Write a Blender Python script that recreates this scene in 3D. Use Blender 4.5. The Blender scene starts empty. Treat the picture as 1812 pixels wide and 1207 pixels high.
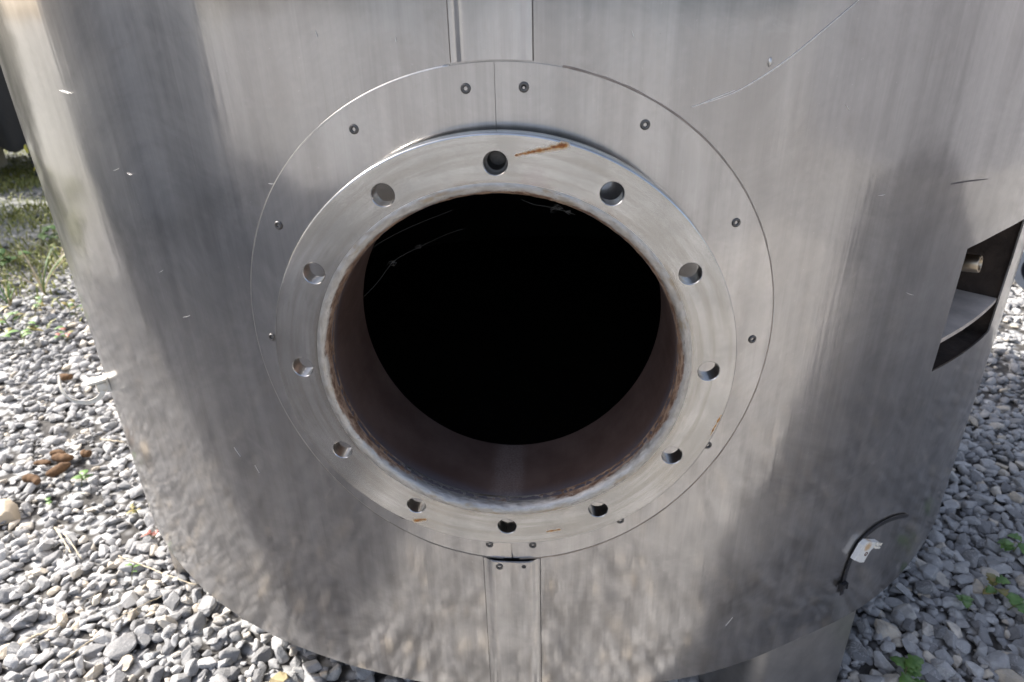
import bpy, bmesh, math, random
import numpy as np
from mathutils import Vector, Matrix, noise as mnoise
sc = bpy.context.scene
C = sc.collection
random.seed(7)
rng = np.random.default_rng(11)
R_ = math.radians
PI = math.pi

# ------------------------------------------------------------------ camera, sky, sun, exposure
ZF = 0.86                                     # height of the nozzle centre above the gravel
CP = np.array([0.06163, -0.67306, 0.37238 + ZF])
YAW, PITCH, ROLL, FPX = -0.0731, -0.46265, -0.02901, 1201.6
PW, PH = 1812, 1207
_w = np.array([math.sin(YAW)*math.cos(PITCH), math.cos(YAW)*math.cos(PITCH), math.sin(PITCH)])
_r = np.cross(_w, [0, 0, 1]); _r /= np.linalg.norm(_r); _u = np.cross(_r, _w)
CR = math.cos(ROLL)*_r + math.sin(ROLL)*_u
CU = -math.sin(ROLL)*_r + math.cos(ROLL)*_u
cd = bpy.data.cameras.new('camera'); cam = bpy.data.objects.new('camera', cd); C.objects.link(cam)
cd.sensor_fit = 'HORIZONTAL'; cd.sensor_width = 36; cd.lens = 36*FPX/PW
cd.clip_start = 0.02; cd.clip_end = 2000
cd.dof.use_dof = True; cd.dof.focus_distance = 0.80; cd.dof.aperture_fstop = 8.0
cam.matrix_world = Matrix(((CR[0], CU[0], -_w[0], CP[0]), (CR[1], CU[1], -_w[1], CP[1]), (CR[2], CU[2], -_w[2], CP[2]), (0, 0, 0, 1)))
sc.camera = cam

SUN_EL = R_(41); SUN_AZ = math.atan2(0.28, -1.0)      # direction towards the sun in plan
SD = Vector((math.cos(SUN_AZ)*math.cos(SUN_EL), math.sin(SUN_AZ)*math.cos(SUN_EL), math.sin(SUN_EL)))
wd = bpy.data.worlds.new('World'); sc.world = wd; wd.use_nodes = True
wn = wd.node_tree.nodes; wl = wd.node_tree.links
sky = wn.new('ShaderNodeTexSky'); sky.sky_type = 'NISHITA'; sky.sun_disc = False
sky.sun_elevation = SUN_EL; sky.sun_rotation = PI/2 - SUN_AZ
sky.air_density = 0.8; sky.dust_density = 4.0; sky.ozone_density = 1.0
hs = wn.new('ShaderNodeHueSaturation'); hs.inputs['Saturation'].default_value = 0.78     # paler sky, takes blue out of the shade
wl.new(sky.outputs[0], hs.inputs['Color']); wl.new(hs.outputs[0], wn['Background'].inputs[0]); wn['Background'].inputs[1].default_value = 0.15
sl = bpy.data.lights.new('sun', 'SUN'); sl.energy = 4.4; sl.angle = R_(0.53); sl.color = (1.0, 0.97, 0.93)
sun = bpy.data.objects.new('sun', sl); C.objects.link(sun)
sun.rotation_euler = SD.to_track_quat('Z', 'Y').to_euler(); sun.location = SD*30
vs = sc.view_settings; vs.view_transform = 'Standard'; vs.look = 'None'; vs.exposure = 1.12; vs.gamma = 1
sc.cycles.use_denoising = True
sc.cycles.max_bounces = 10

# ------------------------------------------------------------------ pixel helpers (places measured in the photograph, turned into real points)
RJ = 1.0497; SJ = 0.0407; AY = SJ + RJ        # jacket radius, its front above y=0, its axis
def ray(x, y):
    return _w + CR*(x-PW/2)/FPX - CU*(y-PH/2)/FPX
def on_ground(x, y, z=0.0):
    d = ray(x, y); t = (z-CP[2])/d[2]; return Vector(CP+t*d)
def on_face(x, y, Y=0.0):
    d = ray(x, y); t = (Y-CP[1])/d[1]; return Vector(CP+t*d)
def on_jacket(x, y, off=0.0):
    d = ray(x, y); o = CP-np.array([0, AY, 0]); rr = RJ+off
    a = d[0]**2+d[1]**2; b = o[0]*d[0]+o[1]*d[1]; c = o[0]**2+o[1]**2-rr*rr
    t = (-b-math.sqrt(max(0, b*b-a*c)))/a; return Vector(CP+t*d)
def at_dist(x, y, dep):
    return Vector(CP+ray(x, y)*dep)
def cyl(th, z, r=RJ):
    return Vector((r*math.sin(th), AY-r*math.cos(th), z))

# ------------------------------------------------------------------ object helpers
def link(o, parent=None):
    C.objects.link(o)
    if parent is not None: o.parent = parent
    return o
def empty(name, label, cat, group=None, loc=(0, 0, 0)):
    o = bpy.data.objects.new(name, None); o.empty_display_size = 0.05; o.location = loc
    o['label'] = label; o['category'] = cat
    if group: o['group'] = group
    return link(o)
def tag(o, label, cat=None, group=None):
    o['label'] = label
    if cat: o['category'] = cat
    if group: o['group'] = group
    return o
def mesh(name, verts, faces, mat=None, smooth=None, uvs=None):
    me = bpy.data.meshes.new(name)
    me.from_pydata([tuple(v) for v in verts], [], [tuple(f) for f in faces])
    if uvs is not None:
        ul = me.uv_layers.new(name='UVMap')
        li = np.zeros(len(me.loops), dtype=np.int32); me.loops.foreach_get('vertex_index', li)
        ul.data.foreach_set('uv', np.asarray(uvs, dtype=np.float32)[li].ravel())
    if smooth is not None:
        me.polygons.foreach_set('use_smooth', [True]*len(me.polygons))
        if smooth < 179: me.set_sharp_from_angle(angle=R_(smooth))
    if mat: me.materials.append(mat)
    me.update()
    return me
def obj(name, me, parent=None, loc=None):
    o = bpy.data.objects.new(name, me)
    if loc is not None: o.location = loc
    return link(o, parent)
def bm_obj(name, bm, mat, parent=None, smooth=30, loc=None):
    bmesh.ops.recalc_face_normals(bm, faces=bm.faces)
    me = bpy.data.meshes.new(name); bm.to_mesh(me); bm.free()
    me.polygons.foreach_set('use_smooth', [True]*len(me.polygons)); me.set_sharp_from_angle(angle=R_(smooth))
    me.materials.append(mat)
    return obj(name, me, parent, loc)
def grid(nu, nv, fn, closed_u=False):
    """verts and quads of a (u,v) sheet; fn(i,j) -> point"""
    V = [fn(i, j) for j in range(nv) for i in range(nu)]
    F = []
    for j in range(nv-1):
        for i in range(nu if closed_u else nu-1):
            i2 = (i+1) % nu
            F.append((j*nu+i, j*nu+i2, (j+1)*nu+i2, (j+1)*nu+i))
    return V, F
def lathe(profile, n, frame=None, closed=False):
    """profile [(r,h)], turned about local z"""
    V = []; F = []
    for (r, h) in profile:
        for k in range(n):
            a = 2*PI*k/n; p = Vector((r*math.cos(a), r*math.sin(a), h))
            V.append(frame @ p if frame is not None else p)
    m = len(profile)
    for j in range(m-1):
        for k in range(n):
            k2 = (k+1) % n
            F.append((j*n+k, j*n+k2, (j+1)*n+k2, (j+1)*n+k))
    return V, F
def tube(pts, rad, n=8, cap=True):
    V = []; F = []
    pts = [Vector(p) for p in pts]; m = len(pts)
    rads = rad if isinstance(rad, (list, tuple)) else [rad]*m
    up = Vector((0.31, 0.22, 0.93))
    for i, p in enumerate(pts):
        t = (pts[min(i+1, m-1)]-pts[max(i-1, 0)]).normalized()
        s = t.cross(up)
        if s.length < 1e-4: s = t.cross(Vector((1, 0, 0)))
        s.normalize(); q = s.cross(t)
        for k in range(n):
            a = 2*PI*k/n; V.append(p+(s*math.cos(a)+q*math.sin(a))*rads[i])
    for i in range(m-1):
        for k in range(n):
            k2 = (k+1) % n; F.append((i*n+k, i*n+k2, (i+1)*n+k2, (i+1)*n+k))
    if cap:
        F.append(tuple(range(n))[::-1]); F.append(tuple((m-1)*n+k for k in range(n)))
    return V, F
def ribbon(pts, nrm, width, thick):
    """flat strap: rectangular section swept along pts, nrm = outward normals"""
    V = []; F = []; m = len(pts)
    ws = width if isinstance(width, (list, tuple)) else [width]*m
    for i in range(m):
        t = (pts[min(i+1, m-1)]-pts[max(i-1, 0)]).normalized(); n = nrm[i].normalized()
        s = t.cross(n).normalized(); n = s.cross(t)
        for a, b in ((-1, -1), (1, -1), (1, 1), (-1, 1)):
            V.append(pts[i]+s*a*ws[i]/2+n*b*thick/2)
    for i in range(m-1):
        for k in range(4):
            k2 = (k+1) % 4; F.append((i*4+k, i*4+k2, i*4+4+k2, i*4+4+k))
    F.append((3, 2, 1, 0)); F.append(tuple((m-1)*4+k for k in range(4)))
    return V, F
def smooth_path(pts, n):
    pts = [Vector(p) for p in pts]; m = len(pts)
    out = []
    for i in range(n):
        t = i/(n-1)*(m-1); k = min(int(t), m-2); f = t-k
        p0, p1, p2, p3 = pts[max(k-1, 0)], pts[k], pts[k+1], pts[min(k+2, m-1)]
        out.append(0.5*((2*p1)+(p2-p0)*f+(2*p0-5*p1+4*p2-p3)*f*f+(3*p1-p0-3*p2+p3)*f**3))
    return out
def frame_at(p, nrm):
    return Matrix.Translation(p) @ Vector(nrm).to_track_quat('Z', 'Y').to_matrix().to_4x4()

# ------------------------------------------------------------------ material helpers
class NT:
    def __init__(s, name):
        s.m = bpy.data.materials.new(name); s.m.use_nodes = True; s.t = s.m.node_tree
        s.n = s.t.nodes; s.l = s.t.links; s.b = s.n['Principled BSDF']
    def put(s, sock, v):
        if isinstance(v, bpy.types.NodeSocket): s.l.new(v, sock)
        elif isinstance(v, (tuple, list)) and len(v) == 3 and sock.type == 'RGBA': sock.default_value = (*v, 1)
        else: sock.default_value = v
    def set(s, **k):
        for a, v in k.items(): s.put(s.b.inputs[a.replace('_', ' ')], v)
    def math(s, op, a, b=None, c=None, clamp=False):
        n = s.n.new('ShaderNodeMath'); n.operation = op; n.use_clamp = clamp
        for i, v in enumerate((a, b, c)):
            if v is not None: s.put(n.inputs[i], v)
        return n.outputs[0]
    def vmath(s, op, a, b=None):
        n = s.n.new('ShaderNodeVectorMath'); n.operation = op
        s.put(n.inputs[0], a)
        if b is not None: s.put(n.inputs[1], b)
        return n.outputs['Value' if op in ('DISTANCE', 'LENGTH', 'DOT_PRODUCT') else 'Vector']
    def coord(s, which='Object'):
        return s.n.new('ShaderNodeTexCoord').outputs[which]
    def scale(s, v, sx, sy, sz):
        n = s.n.new('ShaderNodeMapping'); s.put(n.inputs[0], v); n.inputs['Scale'].default_value = (sx, sy, sz); return n.outputs[0]
    def noise(s, v, scale, detail=3, rough=0.55, dist=0):
        n = s.n.new('ShaderNodeTexNoise'); s.put(n.inputs['Vector'], v)
        n.inputs['Scale'].default_value = scale; n.inputs['Detail'].default_value = detail
        n.inputs['Roughness'].default_value = rough; n.inputs['Distortion'].default_value = dist
        return n.outputs['Fac']
    def voronoi(s, v, scale, feature='F1', out='Distance'):
        n = s.n.new('ShaderNodeTexVoronoi'); s.put(n.inputs['Vector'], v); n.feature = feature
        n.inputs['Scale'].default_value = scale; return n.outputs[out]
    def ramp(s, f, a, b, lo=0.0, hi=1.0):
        n = s.n.new('ShaderNodeMapRange'); n.interpolation_type = 'SMOOTHSTEP'
        s.put(n.inputs[0], f); n.inputs[1].default_value = a; n.inputs[2].default_value = b
        n.inputs[3].default_value = lo; n.inputs[4].default_value = hi; return n.outputs[0]
    def mix(s, f, a, b):
        n = s.n.new('ShaderNodeMix'); n.data_type = 'RGBA'
        s.put(n.inputs[0], f); s.put(n.inputs[6], a); s.put(n.inputs[7], b); return n.outputs[2]
    def cramp(s, f, stops):
        n = s.n.new('ShaderNodeValToRGB'); s.put(n.inputs[0], f); e = n.color_ramp.elements
        while len(e) < len(stops): e.new(0.5)
        for i, (p, c) in enumerate(stops): e[i].position = p; e[i].color = (*c, 1)
        return n.outputs[0]
    def bump(s, h, strength=0.3, dist=0.01, nrm=None):
        n = s.n.new('ShaderNodeBump'); s.put(n.inputs['Height'], h)
        n.inputs['Strength'].default_value = strength; n.inputs['Distance'].default_value = dist
        if nrm is not None: s.put(n.inputs['Normal'], nrm)
        return n.outputs[0]
    def tangent(s, axis):
        n = s.n.new('ShaderNodeTangent'); n.direction_type = 'RADIAL'; n.axis = axis; return n.outputs[0]
    def seg(s, P, a, b):
        """distance from P to the segment a-b, and position along it"""
        a = Vector(a); b = Vector(b); d = b-a; L2 = d.length_squared
        ap = s.vmath('SUBTRACT', P, tuple(a))
        t = s.math('DIVIDE', s.vmath('DOT_PRODUCT', ap, tuple(d)), L2, clamp=True)
        sc_ = s.n.new('ShaderNodeVectorMath'); sc_.operation = 'SCALE'; sc_.inputs[0].default_value = tuple(d); s.put(sc_.inputs['Scale'], t)
        return s.vmath('LENGTH', s.vmath('SUBTRACT', ap, sc_.outputs[0])), t

def simple(name, col, rough=0.6, metal=0.0, var=0.15, scale=30, bump=0.0, spec=0.5):
    t = NT(name); co = t.coord()
    f = t.noise(co, scale, 4)
    c = t.mix(f, tuple(x*(1-var*1.6) for x in col), tuple(min(1, x*(1+var*1.6)) for x in col))
    t.set(Base_Color=c, Roughness=rough, Metallic=metal)
    t.b.inputs['Specular IOR Level'].default_value = spec
    if bump: t.set(Normal=t.bump(t.noise(co, scale*2.5, 4), 0.5, bump))
    return t.m

def jacket_material(name, wav=1.0, tint=(0.50, 0.486, 0.478), rough=0.0, seed=0.0):
    t = NT(name); uv = t.vmath('ADD', t.coord('UV'), (seed, seed*0.7, 0)); P = t.coord('Object')
    st1 = t.noise(t.scale(uv, 1, 0.05, 1), 42, 5, 0.65)            # long vertical streaks
    st2 = t.noise(t.scale(uv, 1, 0.015, 1), 420, 3, 0.6)           # fine grain
    st3 = t.noise(t.scale(uv, 1, 0.10, 1), 14, 4, 0.6, 0.3)        # broad wash marks
    cl = t.noise(uv, 5.5, 5, 0.62, 0.5)
    sp = t.noise(uv, 190, 3, 0.7)
    blot = t.noise(uv, 26, 5, 0.7, 0.8)
    f = t.math('MULTIPLY_ADD', st1, 0.5, t.math('MULTIPLY_ADD', st3, 0.25, t.math('MULTIPLY', cl, 0.25)))
    col = t.mix(t.ramp(f, 0.34, 0.66), tuple(x*0.82 for x in tint), tuple(min(1, x*1.10) for x in tint))
    col = t.mix(t.ramp(st2, 0.50, 0.78, 0, 0.20), col, tuple(x*0.58 for x in tint))
    col = t.mix(t.ramp(st2, 0.46, 0.25, 0, 0.12), col, tuple(min(1, x*1.4) for x in tint))
    col = t.mix(t.ramp(blot, 0.56, 0.72, 0, 0.22), col, (tint[0]*1.25, tint[1]*1.25, tint[2]*1.27))
    col = t.mix(t.ramp(blot, 0.42, 0.30, 0, 0.18), col, (tint[0]*0.74, tint[1]*0.70, tint[2]*0.66))
    col = t.mix(t.ramp(sp, 0.68, 0.73, 0, 0.5), col, (0.80, 0.79, 0.78))
    col = t.mix(t.ramp(sp, 0.29, 0.24, 0, 0.35), col, (0.20, 0.18, 0.17))
    rg = t.math('MULTIPLY_ADD', st1, 0.07, t.math('MULTIPLY_ADD', cl, 0.05, 0.05+rough))
    # sheet waviness: long vertical waves from rolling, softer dents all over
    w1 = t.noise(t.scale(uv, 1, 0.22, 1), 9, 2, 0.5)
    w2 = t.noise(uv, 14, 2, 0.5)
    w3 = t.noise(t.scale(uv, 1, 0.05, 1), 110, 3, 0.6)
    h = t.math('MULTIPLY_ADD', w1, 0.0010*wav, t.math('MULTIPLY', w2, 0.00028*wav))
    h = t.math('MULTIPLY_ADD', w3, 0.00014*wav, h)
    nb = t.bump(h, 1.0, 1.0)
    t.set(Base_Color=col, Metallic=1.0, Roughness=rg, Normal=nb)
    # weathered film: the same steel, scattering much more widely
    bw = t.n.new('ShaderNodeBsdfPrincipled')
    for k_, v_ in (('Base Color', col), ('Metallic', 1.0), ('Roughness', t.math('ADD', rg, 0.23)), ('Normal', nb)): t.put(bw.inputs[k_], v_)
    # brushed grain: a lobe that smears highlights up and down
    b2 = t.n.new('ShaderNodeBsdfAnisotropic'); out = t.n['Material Output']
    for k_, v_ in (('Color', col), ('Roughness', t.math('ADD', rg, 0.21)), ('Anisotropy', 0.68), ('Tangent', t.tangent('Z')), ('Normal', nb)):
        t.put(b2.inputs[k_], v_)
    m1 = t.n.new('ShaderNodeMixShader'); t.put(m1.inputs[0], t.ramp(cl, 0.3, 0.7, 0.34, 0.60))
    t.l.new(t.b.outputs[0], m1.inputs[1]); t.l.new(bw.outputs[0], m1.inputs[2])
    mx = t.n.new('ShaderNodeMixShader'); mx.inputs[0].default_value = 0.025
    t.l.new(m1.outputs[0], mx.inputs[1]); t.l.new(b2.outputs[0], mx.inputs[2]); t.l.new(mx.outputs[0], out.inputs['Surface'])
    return t.m

M_jacket = jacket_material('stainless_jacket')
M_ring = jacket_material('stainless_ring', 0.8, (0.55, 0.536, 0.527), 0.01, 3.3)
M_strip = jacket_material('stainless_strip', 1.0, (0.575, 0.56, 0.55), 0.02, 7.1)

def flange_material():
    t = NT('machined_flange'); P = t.coord()
    sx = t.n.new('ShaderNodeSeparateXYZ'); t.put(sx.inputs[0], P)
    x = sx.outputs[0]; y = sx.outputs[1]; z = t.math('SUBTRACT', sx.outputs[2], ZF)
    rad = t.math('SQRT', t.math('ADD', t.math('MULTIPLY', x, x), t.math('MULTIPLY', z, z)))
    ang = t.math('ARCTAN2', x, z)
    cb = t.n.new('ShaderNodeCombineXYZ'); t.put(cb.inputs[0], rad); t.put(cb.inputs[1], t.math('MULTIPLY', ang, 0.012)); t.put(cb.inputs[2], y)
    tool = t.noise(cb.outputs[0], 900, 2, 0.6)                    # lathe marks
    band = t.noise(cb.outputs[0], 130, 3, 0.6)
    cl = t.noise(P, 16, 4, 0.6, 0.3); sm = t.noise(P, 160, 4, 0.65)
    col = t.mix(t.ramp(cl, 0.3, 0.7), (0.50, 0.495, 0.485), (0.68, 0.672, 0.66))
    col = t.mix(t.ramp(band, 0.38, 0.66, 0, 0.6), col, (0.44, 0.42, 0.385))
    # dirt creeping outward from the weld
    near = t.ramp(t.math('MULTIPLY_ADD', cl, 0.02, t.math('MULTIPLY_ADD', sm, 0.008, rad)), 0.222, 0.238, 1, 0)
    col = t.mix(t.math('MULTIPLY', near, t.ramp(cl, 0.42, 0.62)), col, (0.36, 0.32, 0.27))
    # rust: one long streak near the top, small blooms below
    def streak(p, q, w0, w1):
        d, tt = t.seg(P, on_face(*p), on_face(*q))
        wig = t.math('MULTIPLY_ADD', t.noise(P, 130, 4, 0.75), 0.0075, -0.0036)
        wd_ = t.math('MULTIPLY_ADD', tt, w1-w0, w0)
        return t.math('DIVIDE', t.math('ADD', d, wig), wd_)
    s1 = streak((912, 275), (1001, 257), 0.0009, 0.0028)
    s2 = streak((735, 921), (752, 919), 0.0026, 0.0014)
    s3 = streak((968, 941), (990, 937), 0.0010, 0.0014)
    s4 = streak((1257, 770), (1276, 735), 0.0007, 0.0007)
    rust = t.math('MINIMUM', t.math('MINIMUM', s1, s2), t.math('MINIMUM', s3, s4))
    halo = t.ramp(rust, 0.7, 2.0, 1, 0); core = t.ramp(rust, 0.35, 1.0, 1, 0)
    col = t.mix(t.math('MULTIPLY', halo, 0.75), col, (0.62, 0.40, 0.18))
    col = t.mix(core, col, t.mix(t.ramp(sm, 0.4, 0.6), (0.20, 0.055, 0.012), (0.42, 0.17, 0.03)))
    # faint ground-out patch by the weld
    d5 = t.vmath('DISTANCE', P, tuple(on_face(945, 322)))
    gp = t.ramp(t.math('MULTIPLY_ADD', sm, 0.02, d5), 0.016, 0.030, 1, 0)
    col = t.mix(t.math('MULTIPLY', gp, 0.6), col, (0.50, 0.46, 0.46))
    rg = t.math('MULTIPLY_ADD', cl, 0.12, t.math('MULTIPLY_ADD', band, 0.08, t.math('MULTIPLY_ADD', halo, 0.4, 0.09)))
    h = t.math('MULTIPLY_ADD', tool, 0.00005, t.math('MULTIPLY', cl, 0.0003))
    t.set(Base_Color=col, Metallic=t.math('SUBTRACT', 1.0, t.math('MAXIMUM', core, t.math('MULTIPLY', halo, 0.4))), Roughness=rg, Anisotropic=0.7,
          Anisotropic_Rotation=0.25, Tangent=t.tangent('Y'), Normal=t.bump(h, 1.0, 1.0))
    return t.m
M_flange = flange_material()

def weld_material():
    t = NT('ground_weld'); P = t.coord()
    sx = t.n.new('ShaderNodeSeparateXYZ'); t.put(sx.inputs[0], P)
    z = t.math('SUBTRACT', sx.outputs[2], ZF)
    rad = t.math('SQRT', t.math('ADD', t.math('MULTIPLY', sx.outputs[0], sx.outputs[0]), t.math('MULTIPLY', z, z)))
    ang = t.math('ARCTAN2', sx.outputs[0], z)
    cb = t.n.new('ShaderNodeCombineXYZ'); t.put(cb.inputs[0], t.math('MULTIPLY', rad, 3.0)); t.put(cb.inputs[1], t.math('MULTIPLY', ang, 0.2)); t.put(cb.inputs[2], t.math('MULTIPLY', sx.outputs[1], 3.0))
    Q = cb.outputs[0]                                              # stretched round the bore
    n1 = t.noise(Q, 60, 5, 0.7); n2 = t.noise(Q, 11, 4, 0.65); n3 = t.noise(Q, 190, 4, 0.7); nl = t.noise(P, 7, 2, 0.5)
    base = t.mix(t.ramp(n1, 0.3, 0.7), (0.40, 0.38, 0.355), (0.54, 0.525, 0.505))
    base = t.mix(t.ramp(n1, 0.60, 0.68, 0, 0.55), base, (0.13, 0.11, 0.10))
    base = t.mix(t.ramp(n2, 0.55, 0.65, 0, 0.6), base, (0.36, 0.27, 0.16))
    inner = t.ramp(t.math('MULTIPLY_ADD', n2, 0.012, t.math('MULTIPLY_ADD', nl, 0.010, t.math('MULTIPLY_ADD', n1, 0.005, t.math('ADD', rad, t.ramp(z, -0.04, -0.19, 0, 0.0045))))), 0.2148, 0.2172, 1, 0)
    rust = t.mix(t.ramp(n1, 0.35, 0.65), (0.13, 0.07, 0.045), (0.38, 0.26, 0.18))
    rust = t.mix(t.ramp(n3, 0.62, 0.7), rust, (0.52, 0.42, 0.33))
    col = t.mix(inner, base, rust)
    t.set(Base_Color=col, Metallic=t.math('MULTIPLY_ADD', inner, -0.85, 0.95), Roughness=t.math('MULTIPLY_ADD', n3, 0.3, 0.32),
          Normal=t.bump(t.math('ADD', n1, t.math('MULTIPLY', n3, 0.3)), 0.8, 0.0014))
    return t.m
M_weld = weld_material()

def pipe_material():
    t = NT('heat_tinted_pipe'); P = t.coord()
    sx = t.n.new('ShaderNodeSeparateXYZ'); t.put(sx.inputs[0], P)
    x = sx.outputs[0]; y = sx.outputs[1]
    n1 = t.noise(P, 12, 4, 0.6); n2 = t.noise(t.scale(P, 1, 0.2, 1), 90, 4, 0.7); n3 = t.noise(P, 420, 3, 0.7)
    col = t.mix(t.ramp(n1, 0.3, 0.7), (0.115, 0.072, 0.060), (0.18, 0.122, 0.103))
    blue = t.ramp(t.math('MULTIPLY_ADD', n1, 0.03, y), 0.028, 0.055, 1, 0)
    col = t.mix(t.math('MULTIPLY', blue, 0.6), col, (0.17, 0.18, 0.22))
    # dust trail along the bottom
    bot = t.ramp(sx.outputs[2], ZF-0.17, ZF-0.19, 0, 1)
    ax = t.math('ABSOLUTE', t.math('ADD', x, 0.002))
    tr = t.math('MULTIPLY', bot, t.ramp(t.math('MULTIPLY_ADD', n2, 0.016, ax), 0.020, 0.034, 1, 0))
    col = t.mix(t.math('MULTIPLY', tr, t.ramp(n3, 0.35, 0.65, 0.05, 0.42)), col, (0.34, 0.30, 0.28))
    col = t.mix(t.ramp(n3, 0.72, 0.78, 0, 0.6), col, (0.5, 0.48, 0.46))
    t.set(Base_Color=col, Metallic=t.math('MULTIPLY_ADD', tr, -0.1, 0.40), Roughness=t.math('MULTIPLY_ADD', n2, 0.2, 0.36),
          Normal=t.bump(n2, 0.3, 0.0015))
    return t.m
M_pipe = pipe_material()
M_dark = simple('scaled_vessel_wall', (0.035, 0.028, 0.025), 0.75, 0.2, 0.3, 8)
M_rivet = simple('dull_rivet_steel', (0.13, 0.125, 0.12), 0.45, 0.8, 0.3, 300)
M_black = simple('black_plastic', (0.018, 0.018, 0.021), 0.42, 0.0, 0.3, 60)
M_seal = simple('weathered_sealant', (0.30, 0.245, 0.20), 0.7, 0.0, 0.3, 60, 0.001)
M_gap = simple('grime_shade_seam', (0.16, 0.145, 0.13), 0.8, 0.0, 0.3, 60)
M_steel = simple('worn_stainless', (0.52, 0.50, 0.48), 0.40, 0.95, 0.22, 25, 0.0008)
M_brass = simple('fitting_metal', (0.55, 0.46, 0.34), 0.30, 1.0, 0.2, 60)
M_insul = simple('charred_insulation', (0.05, 0.036, 0.028), 0.95, 0.0, 0.5, 25, 0.01)
M_plate = simple('stained_bracket_plate', (0.50, 0.43, 0.37), 0.75, 0.0, 0.35, 22, 0.0008)
M_edge = simple('polished_bead_steel', (0.62, 0.60, 0.57), 0.28, 1.0, 0.15, 120)
M_scr = simple('bright_scratch', (0.82, 0.80, 0.78), 0.5, 0.9, 0.1, 200)
M_scf = simple('faint_scuff', (0.30, 0.285, 0.27), 0.5, 0.9, 0.2, 200)
M_scd = simple('dark_scratch', (0.10, 0.09, 0.09), 0.6, 0.5, 0.2, 200)

# ------------------------------------------------------------------ the tank
tank = empty('insulated_tank', 'large upright stainless steel tank with a round flanged opening standing on gravel', 'tank', loc=(0, AY, 0))
def part(name, me, parent=None):
    """link a mesh given in world coordinates under the tank or one of its parts"""
    o = obj(name, me, None)
    par = parent or tank
    o.parent = par
    o.matrix_parent_inverse = par.matrix_world.inverted() if par is not tank else Matrix.Translation((0, -AY, 0))
    return o
HEM = ZF-0.607
TOP = ZF+3.4
T0, T1, Z0o, Z1o = R_(35.95), R_(47.5), ZF-0.133, ZF+0.058
def build_jacket():
    th = list(np.linspace(-R_(70), T0, 107)) + list(np.linspace(T0, T1, 13))[1:] + list(np.linspace(T1, R_(70), 24))[1:]
    th += list(np.linspace(R_(70), 2*PI-R_(70), 60))[1:-1]
    zs = list(np.linspace(HEM, Z0o, 34)) + list(np.linspace(Z0o, Z1o, 16))[1:] + list(np.linspace(Z1o, ZF+0.62, 40))[1:] + list(np.linspace(ZF+0.62, TOP, 12))[1:]
    n = len(th); V = []; U = []
    for j, z in enumerate(zs):
        for i, a in enumerate(th):
            zz = z
            if j == 0: zz += 0.0025*math.sin(a*5+1)+0.0015*math.sin(a*17)
            # the torn opening is not quite square
            if abs(z-Z1o) < 1e-6 and T0-.01 < a < T1+.01: zz += 0.004*math.sin((a-T0)/(T1-T0)*PI)
            rr = RJ + 0.0011*mnoise.noise(Vector((a*6, zz*4, 3)))+0.0005*mnoise.noise(Vector((a*19, zz*9, 7)))
            k = math.exp(-((a-R_(27))/0.10)**2-((zz-HEM-0.02)/0.05)**2); rr -= 0.006*k     # crease above the leg
            V.append(cyl(a, zz, rr)); U.append((a*RJ, zz))
    F = []
    for j in range(len(zs)-1):
        for i in range(n):
            i2 = (i+1) % n
            am = 0.5*(th[i]+(th[i2] if i2 else th[i]+.03)); zm = 0.5*(zs[j]+zs[j+1])
            if T0 < am < T1 and Z0o < zm < Z1o: continue
            c = cyl(am, zm)
            if c.y < AY and math.hypot(c.x, c.z-ZF) < 0.252: continue
            F.append((j*n+i, j*n+i2, (j+1)*n+i2, (j+1)*n+i))
    me = mesh('jacket', V, F, M_jacket, 60, U)
    o = part('jacket', me)
    s = o.modifiers.new('sheet', 'SOLIDIFY'); s.thickness = 0.0025; s.offset = -1
    e = o.modifiers.new('crisp', 'EDGE_SPLIT'); e.split_angle = R_(40)
    return o
jacket = build_jacket()
# shallow cone roof and bottom plate
V, F = lathe([(RJ-0.003, TOP), (RJ+0.012, TOP+0.002), (RJ+0.010, TOP+0.03), (0.3, TOP+0.26), (0.001, TOP+0.28)], 96, Matrix.Translation((0, AY, 0)))
part('roof', mesh('roof', V, F, M_steel, 40))
V, F = lathe([(RJ-0.006, HEM+0.035), (0.9, HEM+0.03), (0.001, HEM+0.0)], 96, Matrix.Translation((0, AY, 0)))
part('bottom_plate', mesh('bottom_plate', V, F, M_dark, 40))

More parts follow.
